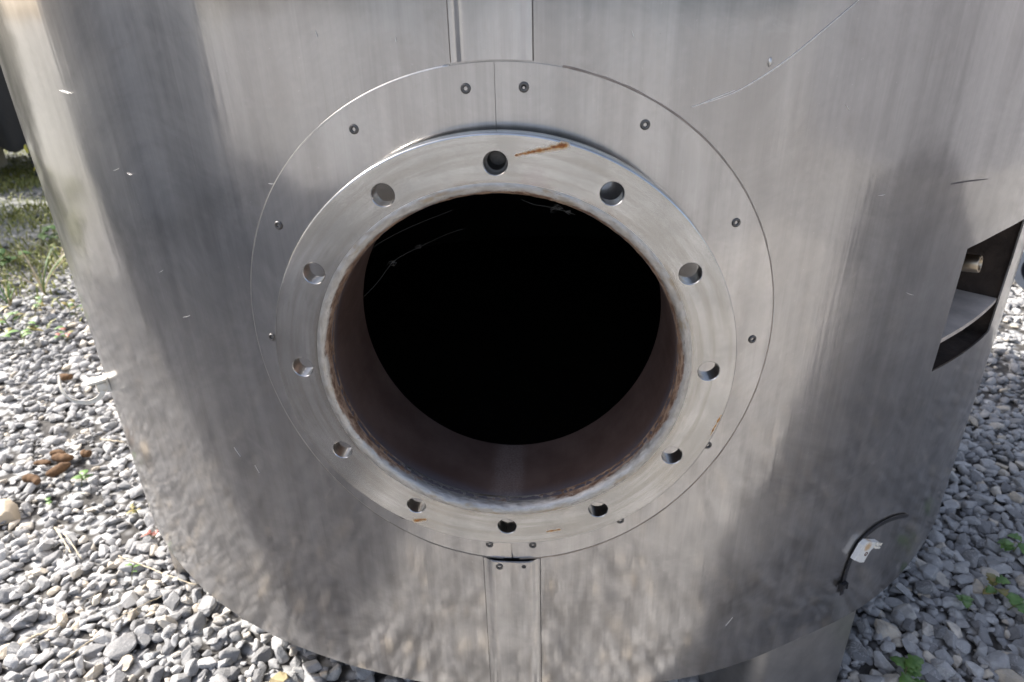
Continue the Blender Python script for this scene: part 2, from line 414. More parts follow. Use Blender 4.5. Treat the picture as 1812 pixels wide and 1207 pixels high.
# nozzle neck and the black inside of the vessel
RB = 0.1985; RV = 0.955; YV = AY-RV+0.0
def saddle_y(x): return AY-math.sqrt(RV*RV-x*x)
def build_neck():
    n = 144; V = []; F = []
    prof = [(0, 'in'), (.2, 'in'), (.5, 'in'), (.8, 'in'), (1, 'in'), (1, 'out'), (.5, 'out'), (0, 'out')]
    for (t, side) in prof:
        for k in range(n):
            a = 2*PI*k/n; r = RB if side == 'in' else RB+0.007
            x = r*math.sin(a); z = r*math.cos(a)
            V.append(Vector((x, 0.012+(saddle_y(x)-0.002-0.012)*t, ZF+z)))
    for j in range(len(prof)):
        j2 = (j+1) % len(prof)
        for k in range(n):
            k2 = (k+1) % n; F.append((j*n+k, j*n+k2, j2*n+k2, j2*n+k))
    return part('nozzle_neck', mesh('nozzle_neck', V, F, M_pipe, 35))
neck = build_neck()
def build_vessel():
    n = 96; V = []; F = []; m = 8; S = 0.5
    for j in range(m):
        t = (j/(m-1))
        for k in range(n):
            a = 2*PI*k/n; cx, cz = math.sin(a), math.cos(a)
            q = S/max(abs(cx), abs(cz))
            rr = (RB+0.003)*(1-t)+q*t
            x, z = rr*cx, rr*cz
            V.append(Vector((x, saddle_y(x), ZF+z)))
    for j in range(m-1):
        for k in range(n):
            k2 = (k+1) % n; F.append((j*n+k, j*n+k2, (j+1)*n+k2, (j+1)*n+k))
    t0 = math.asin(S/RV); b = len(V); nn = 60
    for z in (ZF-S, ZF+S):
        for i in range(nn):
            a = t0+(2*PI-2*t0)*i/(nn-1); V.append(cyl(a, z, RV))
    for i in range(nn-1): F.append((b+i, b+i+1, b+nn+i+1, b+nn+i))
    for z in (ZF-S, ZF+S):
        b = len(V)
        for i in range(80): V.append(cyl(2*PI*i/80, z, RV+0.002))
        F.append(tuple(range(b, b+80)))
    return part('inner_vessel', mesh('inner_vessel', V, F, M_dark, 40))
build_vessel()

# flange with twelve bolt holes
RF, RBC, RH, TF = 0.26, 0.23103, 0.0118, 0.0215
RI = 0.2118
def build_flange():
    n = 12; per = 48; V = []; F = []
    def boundary(k, ns):
        """closed loop round a 30 degree sector in polar coords, starting at its outer right corner"""
        a0 = 2*PI*k/12+0.0041; h = PI/12; out = []
        q = ns//4
        for i in range(q): out.append((RF-0.0018, a0-h+2*h*i/q))
        for i in range(q): out.append((RF-0.0018+(RI-RF+0.0012)*i/q, a0+h))
        for i in range(q): out.append((RI, a0+h-2*h*i/q))
        for i in range(q): out.append((RI+(RF-0.0018-RI)*i/q, a0-h))
        return out
    for k in range(n):
        a0 = 2*PI*k/12+0.0041; c = Vector((RBC*math.sin(a0), 0, RBC*math.cos(a0)))
        B = boundary(k, per)
        bp = [Vector((r*math.sin(a), 0, r*math.cos(a))) for r, a in B]
        hp = []
        for p in bp:
            d = (p-c).normalized(); hp.append(d)
        loops = []
        for (y, rr) in ((0.0, None), (0.0, RH+0.0007), (0.0008, RH), (TF-0.0008, RH), (TF, RH+0.0007), (TF, None)):
            b = len(V)
            for p, d in zip(bp, hp):
                q = p if rr is None else c+d*rr
                V.append(Vector((q.x, y, ZF+q.z)))
            loops.append(b)
        for u in range(5):
            for i in range(per):
                i2 = (i+1) % per; F.append((loops[u]+i, loops[u]+i2, loops[u+1]+i2, loops[u+1]+i))
    # rim with small chamfers
    m = 288
    for prof in (tuple((RF-0.0018+0.0018*math.sin(q*PI/8), 0.0018-0.0018*math.cos(q*PI/8)) for q in range(5))+tuple((RF-0.0018+0.0018*math.cos(q*PI/8), TF-0.0018+0.0018*math.sin(q*PI/8)) for q in range(5)),
                 ((RI, TF), (RB+0.0072, TF))):
        b = len(V)
        for r, y in prof:
            for i in range(m):
                a = 2*PI*i/m; V.append(Vector((r*math.sin(a), y, ZF+r*math.cos(a))))
        for j in range(len(prof)-1):
            for i in range(m):
                i2 = (i+1) % m; F.append((b+j*m+i, b+j*m+i2, b+(j+1)*m+i2, b+(j+1)*m+i))
    me = mesh('flange', V, F, M_flange, 25)
    bm = bmesh.new(); bm.from_mesh(me); bmesh.ops.remove_doubles(bm, verts=bm.verts, dist=1e-6)
    bmesh.ops.recalc_face_normals(bm, faces=bm.faces); bm.to_mesh(me); bm.free()
    return part('flange', me)
flange = build_flange()
def build_weld():
    n = 360; V = []; F = []
    prof = [(RI, 0.0), (0.2104, -0.0004), (0.2086, -0.0007), (0.2066, -0.0005), (0.2042, 0.0004), (0.2022, 0.0018), (0.2002, 0.0050), (RB+.0002, 0.0110), (RB-0.0002, 0.020)]
    for j, (r, y) in enumerate(prof):
        for k in range(n):
            a = 2*PI*k/n
            q = Vector((math.sin(a)*22, math.cos(a)*22, j*0.5)); amp = 0 if j in (0, len(prof)-1) else 1
            dy = amp*(0.0012*mnoise.noise(q)+0.0007*mnoise.noise(q*3.1)); dr = amp*0.0009*mnoise.noise(q*1.7+Vector((5, 1, 2)))
            V.append(Vector(((r+dr)*math.sin(a), y+dy, ZF+(r+dr)*math.cos(a))))
    for j in range(len(prof)-1):
        for k in range(n):
            k2 = (k+1) % n; F.append((j*n+k, j*n+k2, (j+1)*n+k2, (j+1)*n+k))
    return part('weld_bead', mesh('weld_bead', V, F, M_weld, 180), flange)
build_weld()
# threaded stub seated in the top hole
fr = frame_at(Vector((RBC*math.sin(.0041), TF-0.004, ZF+RBC)), (0, -1, 0))
V, F = lathe([(0.0117, 0.004), (0.0095, 0.004), (0.0085, 0.002), (0.0085, -0.016), (0.0001, -0.016)], 40, fr)
tag(part('stud_sleeve', mesh('stud_sleeve', V, F, M_rivet, 30), flange), 'dark sleeve inside the topmost bolt hole')

# two half collars round the nozzle, hugging the jacket
def half_ring(a0, a1, off, r0=0.2075, r1=0.3212):
    na, nr = 120, 12; V = []; U = []
    for j in range(nr):
        r = r0+(r1-r0)*j/(nr-1)
        for i in range(na):
            a = a0+(a1-a0)*i/(na-1); x = r*math.sin(a); z = r*math.cos(a)
            w = 0.0006*mnoise.noise(Vector((x*12, z*12, 1)))
            rr = RJ+0.0034+off+w+0.0008*math.exp(-((r-0.270)/0.03)**2)
            V.append(Vector((x, AY-math.sqrt(rr*rr-x*x), ZF+z))); U.append((x, z))
    F = []
    for j in range(nr-1):
        for i in range(na-1): F.append((j*na+i, (j+1)*na+i, (j+1)*na+i+1, j*na+i+1))
    me = mesh('cover_ring_half', V, F, M_ring, 60, U)
    bm = bmesh.new(); bm.from_mesh(me); bmesh.ops.recalc_face_normals(bm, faces=bm.faces)
    if sum(f.normal.y for f in bm.faces) > 0: bmesh.ops.reverse_faces(bm, faces=bm.faces)
    bm.to_mesh(me); bm.free()
    o = part('cover_ring_half', me)
    s = o.modifiers.new('sheet', 'SOLIDIFY'); s.thickness = 0.003; s.offset = -1
    e = o.modifiers.new('crisp', 'EDGE_SPLIT'); e.split_angle = R_(40)
    return o
ring_r = half_ring(R_(0.05), R_(179.6), 0.0)
ring_l = half_ring(R_(179.95), R_(359.95), 0.0003)
tag(ring_r, 'right half of the riveted collar'); tag(ring_l, 'left half of the riveted collar')
# rivets: dished heads with a dark centre
def rivet_mesh(r=0.0052):
    V, F = lathe([(r, 0.0), (r*0.98, 0.0007), (r*0.80, 0.0014), (r*0.55, 0.0015), (r*0.40, 0.0008), (r*0.36, -0.0005), (0.00001, -0.0006)], 24)
    me = mesh('rivet', V, F, M_rivet, 180)
    me.materials.append(M_black)
    for p in me.polygons:
        if p.index >= 24*4: p.material_index = 1
    return me
RM = rivet_mesh()
def put_rivet(p, nrm, parent, me=RM, name='rivet'):
    o = bpy.data.objects.new(name, me); C.objects.link(o)
    o.parent = parent; o.matrix_parent_inverse = parent.matrix_world.inverted()
    o.matrix_basis = Matrix.Translation((0, -AY, 0)) @ frame_at(p, nrm) if False else frame_at(p, nrm)
    return o
bpy.context.view_layer.update()
for a in (-5.6, 5.5, -30.1, 30.3, -60, 60.2, -90, 90.1, 120, 150.1, 174.2, -174.3, -150, -120):
    x = 0.2985*math.sin(R_(a)); z = ZF+0.2985*math.cos(R_(a)); rr = RJ+0.0037+0.0003+(0.0003 if a < 0 else 0)
    p = Vector((x, AY-math.sqrt(rr*rr-x*x), z)); nr = Vector((p.x, p.y-AY, 0)).normalized()
    put_rivet(p, nr, ring_l if a < 0 else ring_r)
# rounded bead added on the left half to catch a sun highlight
pts = []
for i in range(110):
    a = R_(-8)-R_(140)*i/109; r = 0.3212; x = r*math.sin(a); rr = RJ+0.0022
    pts.append(Vector((x, AY-math.sqrt(rr*rr-x*x), ZF+r*math.cos(a))))
V, F = tube(pts, 0.0015, 12)
part('highlight_bead', mesh('highlight_bead', V, F, M_edge, 180), ring_l)
# sealant bead along the right-hand edge of the collar, then a dark line below for shade and dirt
pts = []; rads = []
for i in range(150):
    a = R_(12)+R_(166)*i/149; r = 0.3218+0.0024*max(0, -math.cos(a))+0.0006*mnoise.noise(Vector((i*.3, 0, 0))); x = r*math.sin(a)
    pts.append(Vector((x, AY-math.sqrt((RJ+.0010)**2-x*x), ZF+r*math.cos(a))))
    rads.append(0.0013+0.0010*abs(mnoise.noise(Vector((i*.21, 3, 1)))))
V, F = tube(pts, rads, 8)
part('sealant_shade_line', mesh('sealant_shade_line', V, F, M_seal, 180), ring_r)
pts = []  # dark tube below the left half, stands for edge shade and dirt
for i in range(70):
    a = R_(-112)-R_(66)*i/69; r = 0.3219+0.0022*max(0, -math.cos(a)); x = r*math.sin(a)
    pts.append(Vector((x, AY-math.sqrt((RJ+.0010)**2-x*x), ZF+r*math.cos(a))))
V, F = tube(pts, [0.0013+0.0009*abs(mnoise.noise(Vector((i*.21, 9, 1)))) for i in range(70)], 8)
part('sealant_shade_line', mesh('sealant_shade_line', V, F, M_gap, 180), ring_l)

# cover strips above and below the collar
def strip(z0, z1, tl, tr, bot_arc, name='cover_strip'):
    nu, nv = 25, 44; us = [0, .02, .05, .09, .13, .17, .2, .24, .3, .36, .42, .48, .5, .52, .58, .64, .7, .76, .8, .83, .87, .91, .95, .98, 1.0]
    V = []; U = []
    for j in range(nv):
        for u in us:
            a = tl+(tr-tl)*u; t = j/(nv-1)
            za, zb = z0, z1
            x = RJ*math.sin(a)
            if bot_arc > 0: za = ZF+math.sqrt(0.3235**2-x*x)
            if bot_arc < 0: zb = ZF-math.sqrt(0.3235**2-x*x)-0.001
            z = za+(zb-za)*t
            e = min(u, 1-u)
            h = 0.0034+0.0060*(lambda q: q*q*(3-2*q))(min(1, max(0, (e-0.02)/0.17)))
            h = h+0.0007*mnoise.noise(Vector((u*3, z*9, bot_arc)))
            V.append(cyl(a, z, RJ+h)); U.append((a*RJ, z))
    F = [(j*nu+i, j*nu+i+1, (j+1)*nu+i+1, (j+1)*nu+i) for j in range(nv-1) for i in range(nu-1)]
    o = part(name, mesh(name, V, F, M_strip, 60, U))
    s = o.modifiers.new('sheet', 'SOLIDIFY'); s.thickness = 0.0028; s.offset = -1
    e = o.modifiers.new('crisp', 'EDGE_SPLIT'); e.split_angle = R_(40)
    return o
s_top = strip(ZF+0.323, TOP-0.02, R_(-2.30), R_(2.03), 1)
s_bot = strip(HEM-0.001, ZF-0.323, R_(-2.12), R_(2.14), -1)
tag(s_top, 'vertical cover strip running up from the collar'); tag(s_bot, 'vertical cover strip running down from the collar')
for st_, tl, tr, za, zb in ((s_top, -2.30, 2.03, ZF+0.321, TOP-0.03), (s_bot, -2.12, 2.14, HEM+0.004, ZF-0.324)):
    for sg, a in ((-1, tl-0.045), (1, tr+0.045)):
        n = 90; pts = [cyl(R_(a), za+(zb-za)*i/(n-1), RJ+0.0007) for i in range(n)]
        V, F = tube(pts, [0.0006+0.0008*abs(mnoise.noise(Vector((i*.4, a, 2)))) for i in range(n)], 6)
        part('grimy_joint', mesh('grimy_joint', V, F, M_gap, 180), st_)
bpy.context.view_layer.update()
p = on_jacket(884, 1003, 0.0096); put_rivet(p, (p.x, p.y-AY, 0), s_bot)
V, F = lathe([(0.0032, 0.0), (0.0029, 0.0005), (0.0022, 0.0003), (0.00001, 0.0003)], 20)
p = on_jacket(927, 1003, 0.0096); put_rivet(p, (p.x, p.y-AY, 0), s_bot, mesh('empty_rivet_hole', V, F, M_black, 180), 'empty_rivet_hole')

# scratches on the jacket: raised burrs a fraction of a millimetre high
def scratch(px, wid, mat, n=40, off=0.0022):
    pts = smooth_path([on_jacket(x, y, off*0+0.0006) for x, y in px], n)
    V, F = ribbon(pts, [Vector((p.x, p.y-AY, 0)) for p in pts], [wid*(0.35+0.65*math.sin(PI*min(1, max(0.02, i/(n-1)))))*(0.8+0.4*random.random()) for i in range(n)], 0.0006)
    part('scratch', mesh('scratch', V, F, mat, 30), jacket)
scratch([(1224, 189), (1290, 168), (1345, 138), (1400, 100), (1455, 55), (1520, 0)], 0.0009, M_scr)
scratch([(1226, 190), (1260, 176), (1300, 160)], 0.0006, M_scr, 20)
scratch([(1684, 326), (1712, 321), (1748, 317)], 0.0016, M_scd, 20)
scratch([(105, 160), (112, 163), (122, 166)], 0.0010, M_scr, 10)

for (x, y, l, an) in ((205, 300, 5, -20), (228, 308, 4, 30), (285, 480, 4, -30), (480, 325, 5, 5), (560, 60, 6, 70), (700, 70, 5, 80), (1120, 60, 6, 75), (1560, 345, 6, -10), (1500, 190, 5, 60), (1290, 1100, 10, -50), (1610, 520, 7, 20), (330, 560, 6, -15), (420, 800, 10, 55), (455, 830, 8, 60)):
    dx, dy = l*math.cos(R_(an)), l*math.sin(R_(an))
    scratch([(x-dx, y-dy), (x, y+0.6), (x+dx, y+dy)], 0.0005 if l < 9 else 0.0007, M_scr if l < 12 else M_scf, 8)

# small polished dome added to give the glint of a dent
p = on_jacket(1362, 110); fr = frame_at(p, (p.x, p.y-AY, 0))
V, F = lathe([(0.0030*math.cos(q*PI/16), 0.0026*math.sin(q*PI/16)) for q in range(8)]+[(0.00001, 0.0026)], 24)
V = [fr @ Vector((v.x*0.8, v.y*1.5, v.z)) for v in V]
part('glint_dome', mesh('glint_dome', V, F, M_edge, 180), jacket)

# opening in the right flank: pocket, bracket shelf and pipe coupling
def pocket():
    V = []; F = []
    r0, r1 = RJ-0.003, RJ-0.105; e = 0.006
    ts = np.linspace(T0-R_(1.6), T1+R_(0.4), 8); z0, z1 = Z0o-0.01, Z1o+0.012
    b = 0
    for r in (r0, r1):
        for z in (z0, z1):
            for a in ts: V.append(cyl(a, z, r))
    n = len(ts)
    q = lambda ri, zi, i: (ri*2+zi)*n+i
    for i in range(n-1):
        F.append((q(1, 0, i), q(1, 0, i+1), q(1, 1, i+1), q(1, 1, i)))
        F.append((q(0, 0, i), q(0, 0, i+1), q(1, 0, i+1), q(1, 0, i)))
        F.append((q(0, 1, i), q(0, 1, i+1), q(1, 1, i+1), q(1, 1, i)))
    for i in (0, n-1): F.append((q(0, 0, i), q(0, 1, i), q(1, 1, i), q(1, 0, i)))
    return part('access_pocket', mesh('access_pocket', V, F, M_insul, 30))
pk = pocket(); tag(pk, 'dark cut-out in the right flank showing old insulation')
def shelf():
    bm = bmesh.new(); ts = np.linspace(T0-R_(0.6), T1+R_(0.2), 9); zz = ZF-0.083; th_ = 0.007
    lay = []
    for dz in (0, -th_):
        o = [bm.verts.new(cyl(a, zz+dz+0.03*(a-T0), RJ-0.004)) for a in ts]; i_ = [bm.verts.new(cyl(a, zz+dz+0.03*(a-T0), RJ-0.10)) for a in ts]
        lay.append((o, i_))
    for k in range(8):
        for L in lay: bm.faces.new((L[0][k], L[0][k+1], L[1][k+1], L[1][k]))
        for s_ in (0, 1): bm.faces.new((lay[0][s_][k], lay[0][s_][k+1], lay[1][s_][k+1], lay[1][s_][k]))
    for k in (0, 8): bm.faces.new((lay[0][0][k], lay[0][1][k], lay[1][1][k], lay[1][0][k]))
    bmesh.ops.recalc_face_normals(bm, faces=bm.faces)
    me = bpy.data.meshes.new('bracket_plate'); bm.to_mesh(me); bm.free(); me.materials.append(M_plate)
    return part('bracket_plate', me)
shelf()
cpl = on_jacket(1719, 466, -0.035)
ax = Vector((math.sin(R_(47)), -math.cos(R_(47)), 0.12)).normalized()
V, F = lathe([(0.0115, -0.06), (0.0115, -0.014), (0.0135, -0.013), (0.0135, 0.010), (0.0128, 0.0115), (0.0100, 0.0115), (0.0092, 0.010), (0.0092, -0.02), (0.0001, -0.02)], 40, frame_at(cpl, ax))
part('pipe_coupling', mesh('pipe_coupling', V, F, M_brass, 35))

# four channel legs
def leg(tc):
    t0, t1 = tc-R_(6.5), tc+R_(6.5); path = []
    rin = RJ-0.24; ro = RJ-0.008
    for i in range(4): path.append((t0+R_(0.0), rin+(ro-0.03-rin)*i/3))
    for i in range(1, 6): path.append((t0+R_(1.5)*(1-math.cos(i/5*PI/2)), ro-0.03+0.03*math.sin(i/5*PI/2)))
    for i in range(1, 8): path.append((t0+R_(1.5)+(t1-t0-R_(1.8))*i/7, ro))
    path.append((t1, ro-0.006))
    for i in range(1, 4): path.append((t1, ro-0.006+(rin-ro)*i/3))
    V = []; n = len(path)
    for z in (-0.02, 0.12, HEM+0.03):
        for a, r in path: V.append(cyl(a, z, r))
    F = [(j*n+i, j*n+i+1, (j+1)*n+i+1, (j+1)*n+i) for j in range(2) for i in range(n-1)]
    o = part('leg', mesh('leg', V, F, M_steel, 40))
    s = o.modifiers.new('plate', 'SOLIDIFY'); s.thickness = 0.006
    e = o.modifiers.new('crisp', 'EDGE_SPLIT'); e.split_angle = R_(40)
for k in range(4): leg(R_(29.2)+k*PI/2)

# ------------------------------------------------------------------ cable tie mounts
def white_plastic():
    t = NT('aged_white_plastic'); P = t.coord(); n = t.noise(P, 90, 4, 0.6)
    t.set(Base_Color=t.mix(t.ramp(n, 0.35, 0.75), (0.78, 0.75, 0.68), (0.64, 0.58, 0.47)), Roughness=0.45)
    return t.m
M_white = white_plastic()
def rusty_white():
    t = NT('rust_stained_plastic'); P = t.coord(); n = t.noise(P, 260, 3, 0.6)
    d = t.vmath('DISTANCE', P, (0.006, -0.002, 0.010))
    d = t.math('MULTIPLY_ADD', n, 0.006, d)
    c = t.mix(t.ramp(n, 0.3, 0.7), (0.66, 0.65, 0.62), (0.74, 0.73, 0.70))
    c = t.mix(t.ramp(d, 0.010, 0.016, 0.8, 0), c, (0.55, 0.33, 0.12))
    t.set(Base_Color=c, Roughness=0.5)
    return t.m
M_rustw = rusty_white()

# left: plastic saddle seen from its edge with a loose open strap
pm = on_jacket(192, 676, 0.0); nr = Vector((pm.x, pm.y-AY, 0)).normalized(); tg = Vector((0, 0, 1)).cross(nr)
lm = empty('cable_tie_mount', 'white plastic tie mount with a loose white strap on the left flank of the tank', 'tie mount', loc=pm)
def local_box(o, ex, ey, ez, c, s, bev=0.0012):
    bm = bmesh.new(); bmesh.ops.create_cube(bm, size=1)
    for v in bm.verts:
        q = Vector((v.co.x*s[0]+c[0], v.co.y*s[1]+c[1], v.co.z*s[2]+c[2])); v.co = ex*q.x+ey*q.y+ez*q.z
    bmesh.ops.bevel(bm, geom=bm.edges[:], offset=bev, segments=2, affect='EDGES')
    return bm
UPV = Vector((0, 0, 1))
bm_obj('base_plate', local_box(lm, tg, UPV, nr, (0, 0, 0.0025), (0.028, 0.030, 0.004)), M_white, lm)
bm_obj('saddle', local_box(lm, tg, UPV, nr, (0, -0.004, 0.013), (0.020, 0.018, 0.017)), M_white, lm)
bm_obj('lip', local_box(lm, tg, UPV, nr, (0, 0.010, 0.017), (0.024, 0.0045, 0.034), 0.0008), M_white, lm)
dep = (pm-Vector(CP)).dot(Vector(_w))
px = [(183, 692, 0.0), (176, 703, 0.004), (160, 711, 0.012), (138, 711, 0.020), (119, 702, 0.026), (107, 685, 0.030), (104, 664, 0.032)]
pts = smooth_path([at_dist(x, y, dep-0.015-d*0.4)-pm for x, y, d in px], 30)
nm = [Vector((p.x, p.y, p.z+0.03)).cross(Vector(CR)).cross(p) if False else Vector(CU) for p in pts]
ctr = at_dist(140, 672, dep-0.02)-pm
V, F = ribbon(pts, [(p-ctr).normalized()*0.55-Vector(_w)*0.8 for p in pts], [0.0085]*26+[0.008, 0.007, 0.006, 0.005], 0.0016)
obj('strap', mesh('strap', V, F, M_white, 30), lm)

# right: stained mount holding a black cable tie
pm2 = on_jacket(1520, 970, 0.0); n2 = Vector((pm2.x, pm2.y-AY, 0)).normalized(); t2 = Vector((0, 0, 1)).cross(n2)
rm = empty('cable_tie_mount', 'rust stained white tie mount on the lower right flank of the tank', 'tie mount', loc=pm2)
def curved_block():
    """square pad whose outer side is scooped out, with a raised ear"""
    outline = [(-0.015, -0.014), (0.004, -0.017), (0.012, -0.016)]
    for i in range(9):
        a = R_(200)-R_(110)*i/8
        outline.append((0.022+0.012*math.cos(a)*1.0, 0.003+0.013*math.sin(a)*1.0-0.004))
    outline += [(0.026, 0.014), (0.022, 0.018), (0.012, 0.0175), (-0.010, 0.017), (-0.015, 0.010)]
    # tilt the outline in the plane of the wall
    ca, sa = math.cos(R_(-28)), math.sin(R_(-28))
    bm = bmesh.new(); lo = []; hi = []
    for x, y in [(a_*1.18, b_*1.18) for a_, b_ in outline]:
        X, Y = x*ca-y*sa, x*sa+y*ca
        lo.append(bm.verts.new(t2*X+UPV*Y+n2*0.003)); hi.append(bm.verts.new(t2*X+UPV*Y+n2*(0.011+0.10*max(0, x-0.006))))
    n = len(lo); bm.faces.new(lo[::-1]); bm.faces.new(hi)
    for i in range(n): bm.faces.new((lo[i], lo[(i+1) % n], hi[(i+1) % n], hi[i]))
    bmesh.ops.bevel(bm, geom=[e for e in bm.edges if all(v in hi for v in e.verts)], offset=0.0008, segments=2, affect='EDGES')
    return bm
o = bm_obj('saddle', curved_block(), M_rustw, rm)
M_rust = simple('dark_rust', (0.09, 0.032, 0.012), 0.85, 0.0, 0.5, 200)
ca, sa = math.cos(R_(-28)), math.sin(R_(-28)); q = (0.0055, -0.0025)
cen = t2*(q[0]*ca-q[1]*sa)+UPV*(q[0]*sa+q[1]*ca)+n2*0.0112
V, F = lathe([(0.0042, 0.0), (0.0036, 0.0007), (0.0020, 0.0004), (0.0001, -0.0004)], 18, frame_at(cen, n2))
obj('rusty_screw', mesh('rusty_screw', V, F, M_rust, 40), rm)
for k, (dx, dy) in enumerate(((0.024, 0.0125), (0.021, 0.0195))):
    b = local_box(rm, t2*ca+UPV*sa, UPV*ca-t2*sa, n2, (dx, dy, 0.0135), (0.016, 0.0042, 0.003), 0.0007)
    bm_obj('ear', b, M_white, rm)
kt = empty('cable_tie', 'black cable tie threaded behind the rust stained white mount', 'cable tie', loc=pm2)
px = [(1607, 912, .0024), (1585, 916, .0022), (1560, 927, .0020), (1538, 943, .0018), (1520, 962, .0016), (1508, 985, .0016), (1499, 1008, .0018), (1493, 1030, .0020), (1489, 1052, .0022)]
pts = smooth_path([on_jacket(x, y, o_)-pm2 for x, y, o_ in px], 40)
V, F = ribbon(pts, [Vector((pm2.x+p.x, pm2.y+p.y-AY, 0)) for p in pts], [0.005, 0.006]+[0.0076]*38, 0.0016)
obj('strap', mesh('strap', V, F, M_black, 30), kt)
hp = on_jacket(1491, 1036, 0.0036)-pm2
hd = (pts[-1]-pts[-6]).normalized(); hn = n2; hs = hd.cross(hn).normalized()
bm_obj('tie_head', local_box(kt, hs, hd, hn, (hp.dot(hs), hp.dot(hd), hp.dot(hn)+0.001), (0.0125, 0.012, 0.006), 0.0012), M_black, kt)

# ------------------------------------------------------------------ ground
def ground_material():
    t = NT('gravel_yard'); P = t.coord()
    v = t.voronoi(P, 26, 'F1', 'Color'); d = t.voronoi(P, 26)
    g = t.n.new('ShaderNodeSeparateXYZ'); t.put(g.inputs[0], v)
    st = t.mix(g.outputs[0], (0.30, 0.30, 0.30), (0.62, 0.61, 0.59))
    st = t.mix(t.ramp(d, 0.30, 0.65), st, (0.06, 0.055, 0.05))
    n = t.noise(P, 1.3, 5, 0.65, 0.5); n2 = t.noise(P, 14, 5, 0.7)
    soil = t.mix(t.ramp(n2, 0.35, 0.65), (0.15, 0.15, 0.12), (0.36, 0.355, 0.33))
    sx = t.n.new('ShaderNodeSeparateXYZ'); t.put(sx.inputs[0], P)
    # grass and soil take over behind the tank on the left
    far = t.math('MULTIPLY_ADD', sx.outputs[0], -0.55, t.math('MULTIPLY', sx.outputs[1], 0.75))
    k = t.ramp(t.math('MULTIPLY_ADD', n, 1.6, far), 3.3, 5.2)
    col = t.mix(k, st, soil)
    t.set(Base_Color=col, Roughness=0.9, Normal=t.bump(t.math('ADD', t.math('MULTIPLY', d, -1.0), t.math('MULTIPLY', n2, 0.3)), 0.8, 0.02))
    return t.m
S_ = 400
gv = []; gf = []
gs = [-S_, -60, -20, -8, -4, -2, 0, 2, 4, 8, 20, 60, S_]
ng = len(gs)
for y in gs:
    for x in gs: gv.append((x, y, 0))
for j in range(ng-1):
    for i in range(ng-1): gf.append((j*ng+i, j*ng+i+1, (j+1)*ng+i+1, (j+1)*ng+i))
ground = obj('ground', mesh('ground', gv, gf, ground_material())); ground['kind'] = 'structure'

def stone_material():
    t = NT('crushed_limestone'); P = t.coord('Generated') if False else t.coord()
    at = t.n.new('ShaderNodeAttribute'); at.attribute_name = 'tint'
    oi = t.n.new('ShaderNodeObjectInfo')
    rnd = t.math('FRACT', t.math('ADD', at.outputs['Fac'], oi.outputs['Random']))
    rnd2 = t.math('FRACT', t.math('MULTIPLY', rnd, 17.31))
    geo = t.n.new('ShaderNodeNewGeometry').outputs['Position']
    off = t.n.new('ShaderNodeCombineXYZ'); t.put(off.inputs[0], t.math('MULTIPLY', rnd, 9.0)); t.put(off.inputs[1], t.math('MULTIPLY', rnd2, 7.0))
    Q = t.vmath('ADD', geo, off.outputs[0])
    base = t.cramp(rnd, [(0.0, (0.17, 0.168, 0.168)), (0.30, (0.29, 0.286, 0.284)), (0.62, (0.39, 0.385, 0.38)), (0.86, (0.50, 0.49, 0.475)), (0.95, (0.56, 0.48, 0.37)), (1.0, (0.68, 0.62, 0.53))])
    n1 = t.noise(Q, 55, 5, 0.65); n2 = t.noise(Q, 240, 3, 0.7); n3 = t.noise(Q, 30, 3, 0.5, 2.0)
    c = t.mix(t.ramp(n1, 0.35, 0.70, 0, 0.55), base, t.mix(rnd2, (0.20, 0.198, 0.20), (0.31, 0.30, 0.285)))
    c = t.mix(t.ramp(n2, 0.55, 0.75, 0, 0.45), c, (0.58, 0.57, 0.55))
    vein = t.ramp(t.math('ABSOLUTE', t.math('SUBTRACT', n3, 0.5)), 0.0, 0.018, 1, 0)
    c = t.mix(t.math('MULTIPLY', vein, t.ramp(rnd2, 0.5, 0.8, 0, 0.7)), c, (0.64, 0.62, 0.59))
    t.set(Base_Color=c, Roughness=0.85, Normal=t.bump(t.math('ADD', n1, t.math('MULTIPLY', n2, 0.4)), 0.7, 0.004))
    t.b.inputs['Specular IOR Level'].default_value = 0.3
    return t.m
M_stone = stone_material()

# crushed stone shapes: spheres trimmed by random planes
def ico(sub):
    bm = bmesh.new(); bmesh.ops.create_icosphere(bm, subdivisions=sub, radius=1)
    v = np.array([x.co for x in bm.verts]); f = np.array([[q.index for q in x.verts] for x in bm.faces]); bm.free(); return v, f
def trimmed(v, rg, ncut):
    v = v.copy()
    for _ in range(ncut):
        n = rg.normal(size=3); n /= np.linalg.norm(n); d = rg.uniform(0.42, 0.80)
        s = v@n; k = s > d; v[k] -= np.outer(s[k]-d, n)
    v = v*np.array([1.0, rg.uniform(.62, .92), rg.uniform(.45, .72)])
    v /= np.abs(v[:, 0]).max()
    return v
IV2, IF2 = ico(2); IV3, IF3 = ico(3); IV1, IF1 = ico(1)
def hull(rg):
    p = rg.normal(size=(15, 3)); p /= np.linalg.norm(p, axis=1)[:, None]; p *= rg.uniform(.86, 1.0, size=(15, 1))
    p = p*np.array([1.0, rg.uniform(.60, .95), rg.uniform(.42, .75)])
    bm = bmesh.new(); [bm.verts.new(q) for q in p]; r = bmesh.ops.convex_hull(bm, input=bm.verts)
    bmesh.ops.delete(bm, geom=[e for e in r['geom_interior'] if isinstance(e, bmesh.types.BMVert)], context='VERTS')
    bmesh.ops.bevel(bm, geom=bm.edges[:], offset=0.045, segments=1, affect='EDGES'); bmesh.ops.triangulate(bm, faces=bm.faces)
    bm.verts.index_update(); v = np.array([x.co for x in bm.verts]); f = np.array([[q.index for q in x.verts] for x in bm.faces]); bm.free()
    return v/np.abs(v[:, 0]).max(), f
SH = [(trimmed(IV2, rng, 13), IF2) if k % 3 == 0 else hull(rng) for k in range(28)]
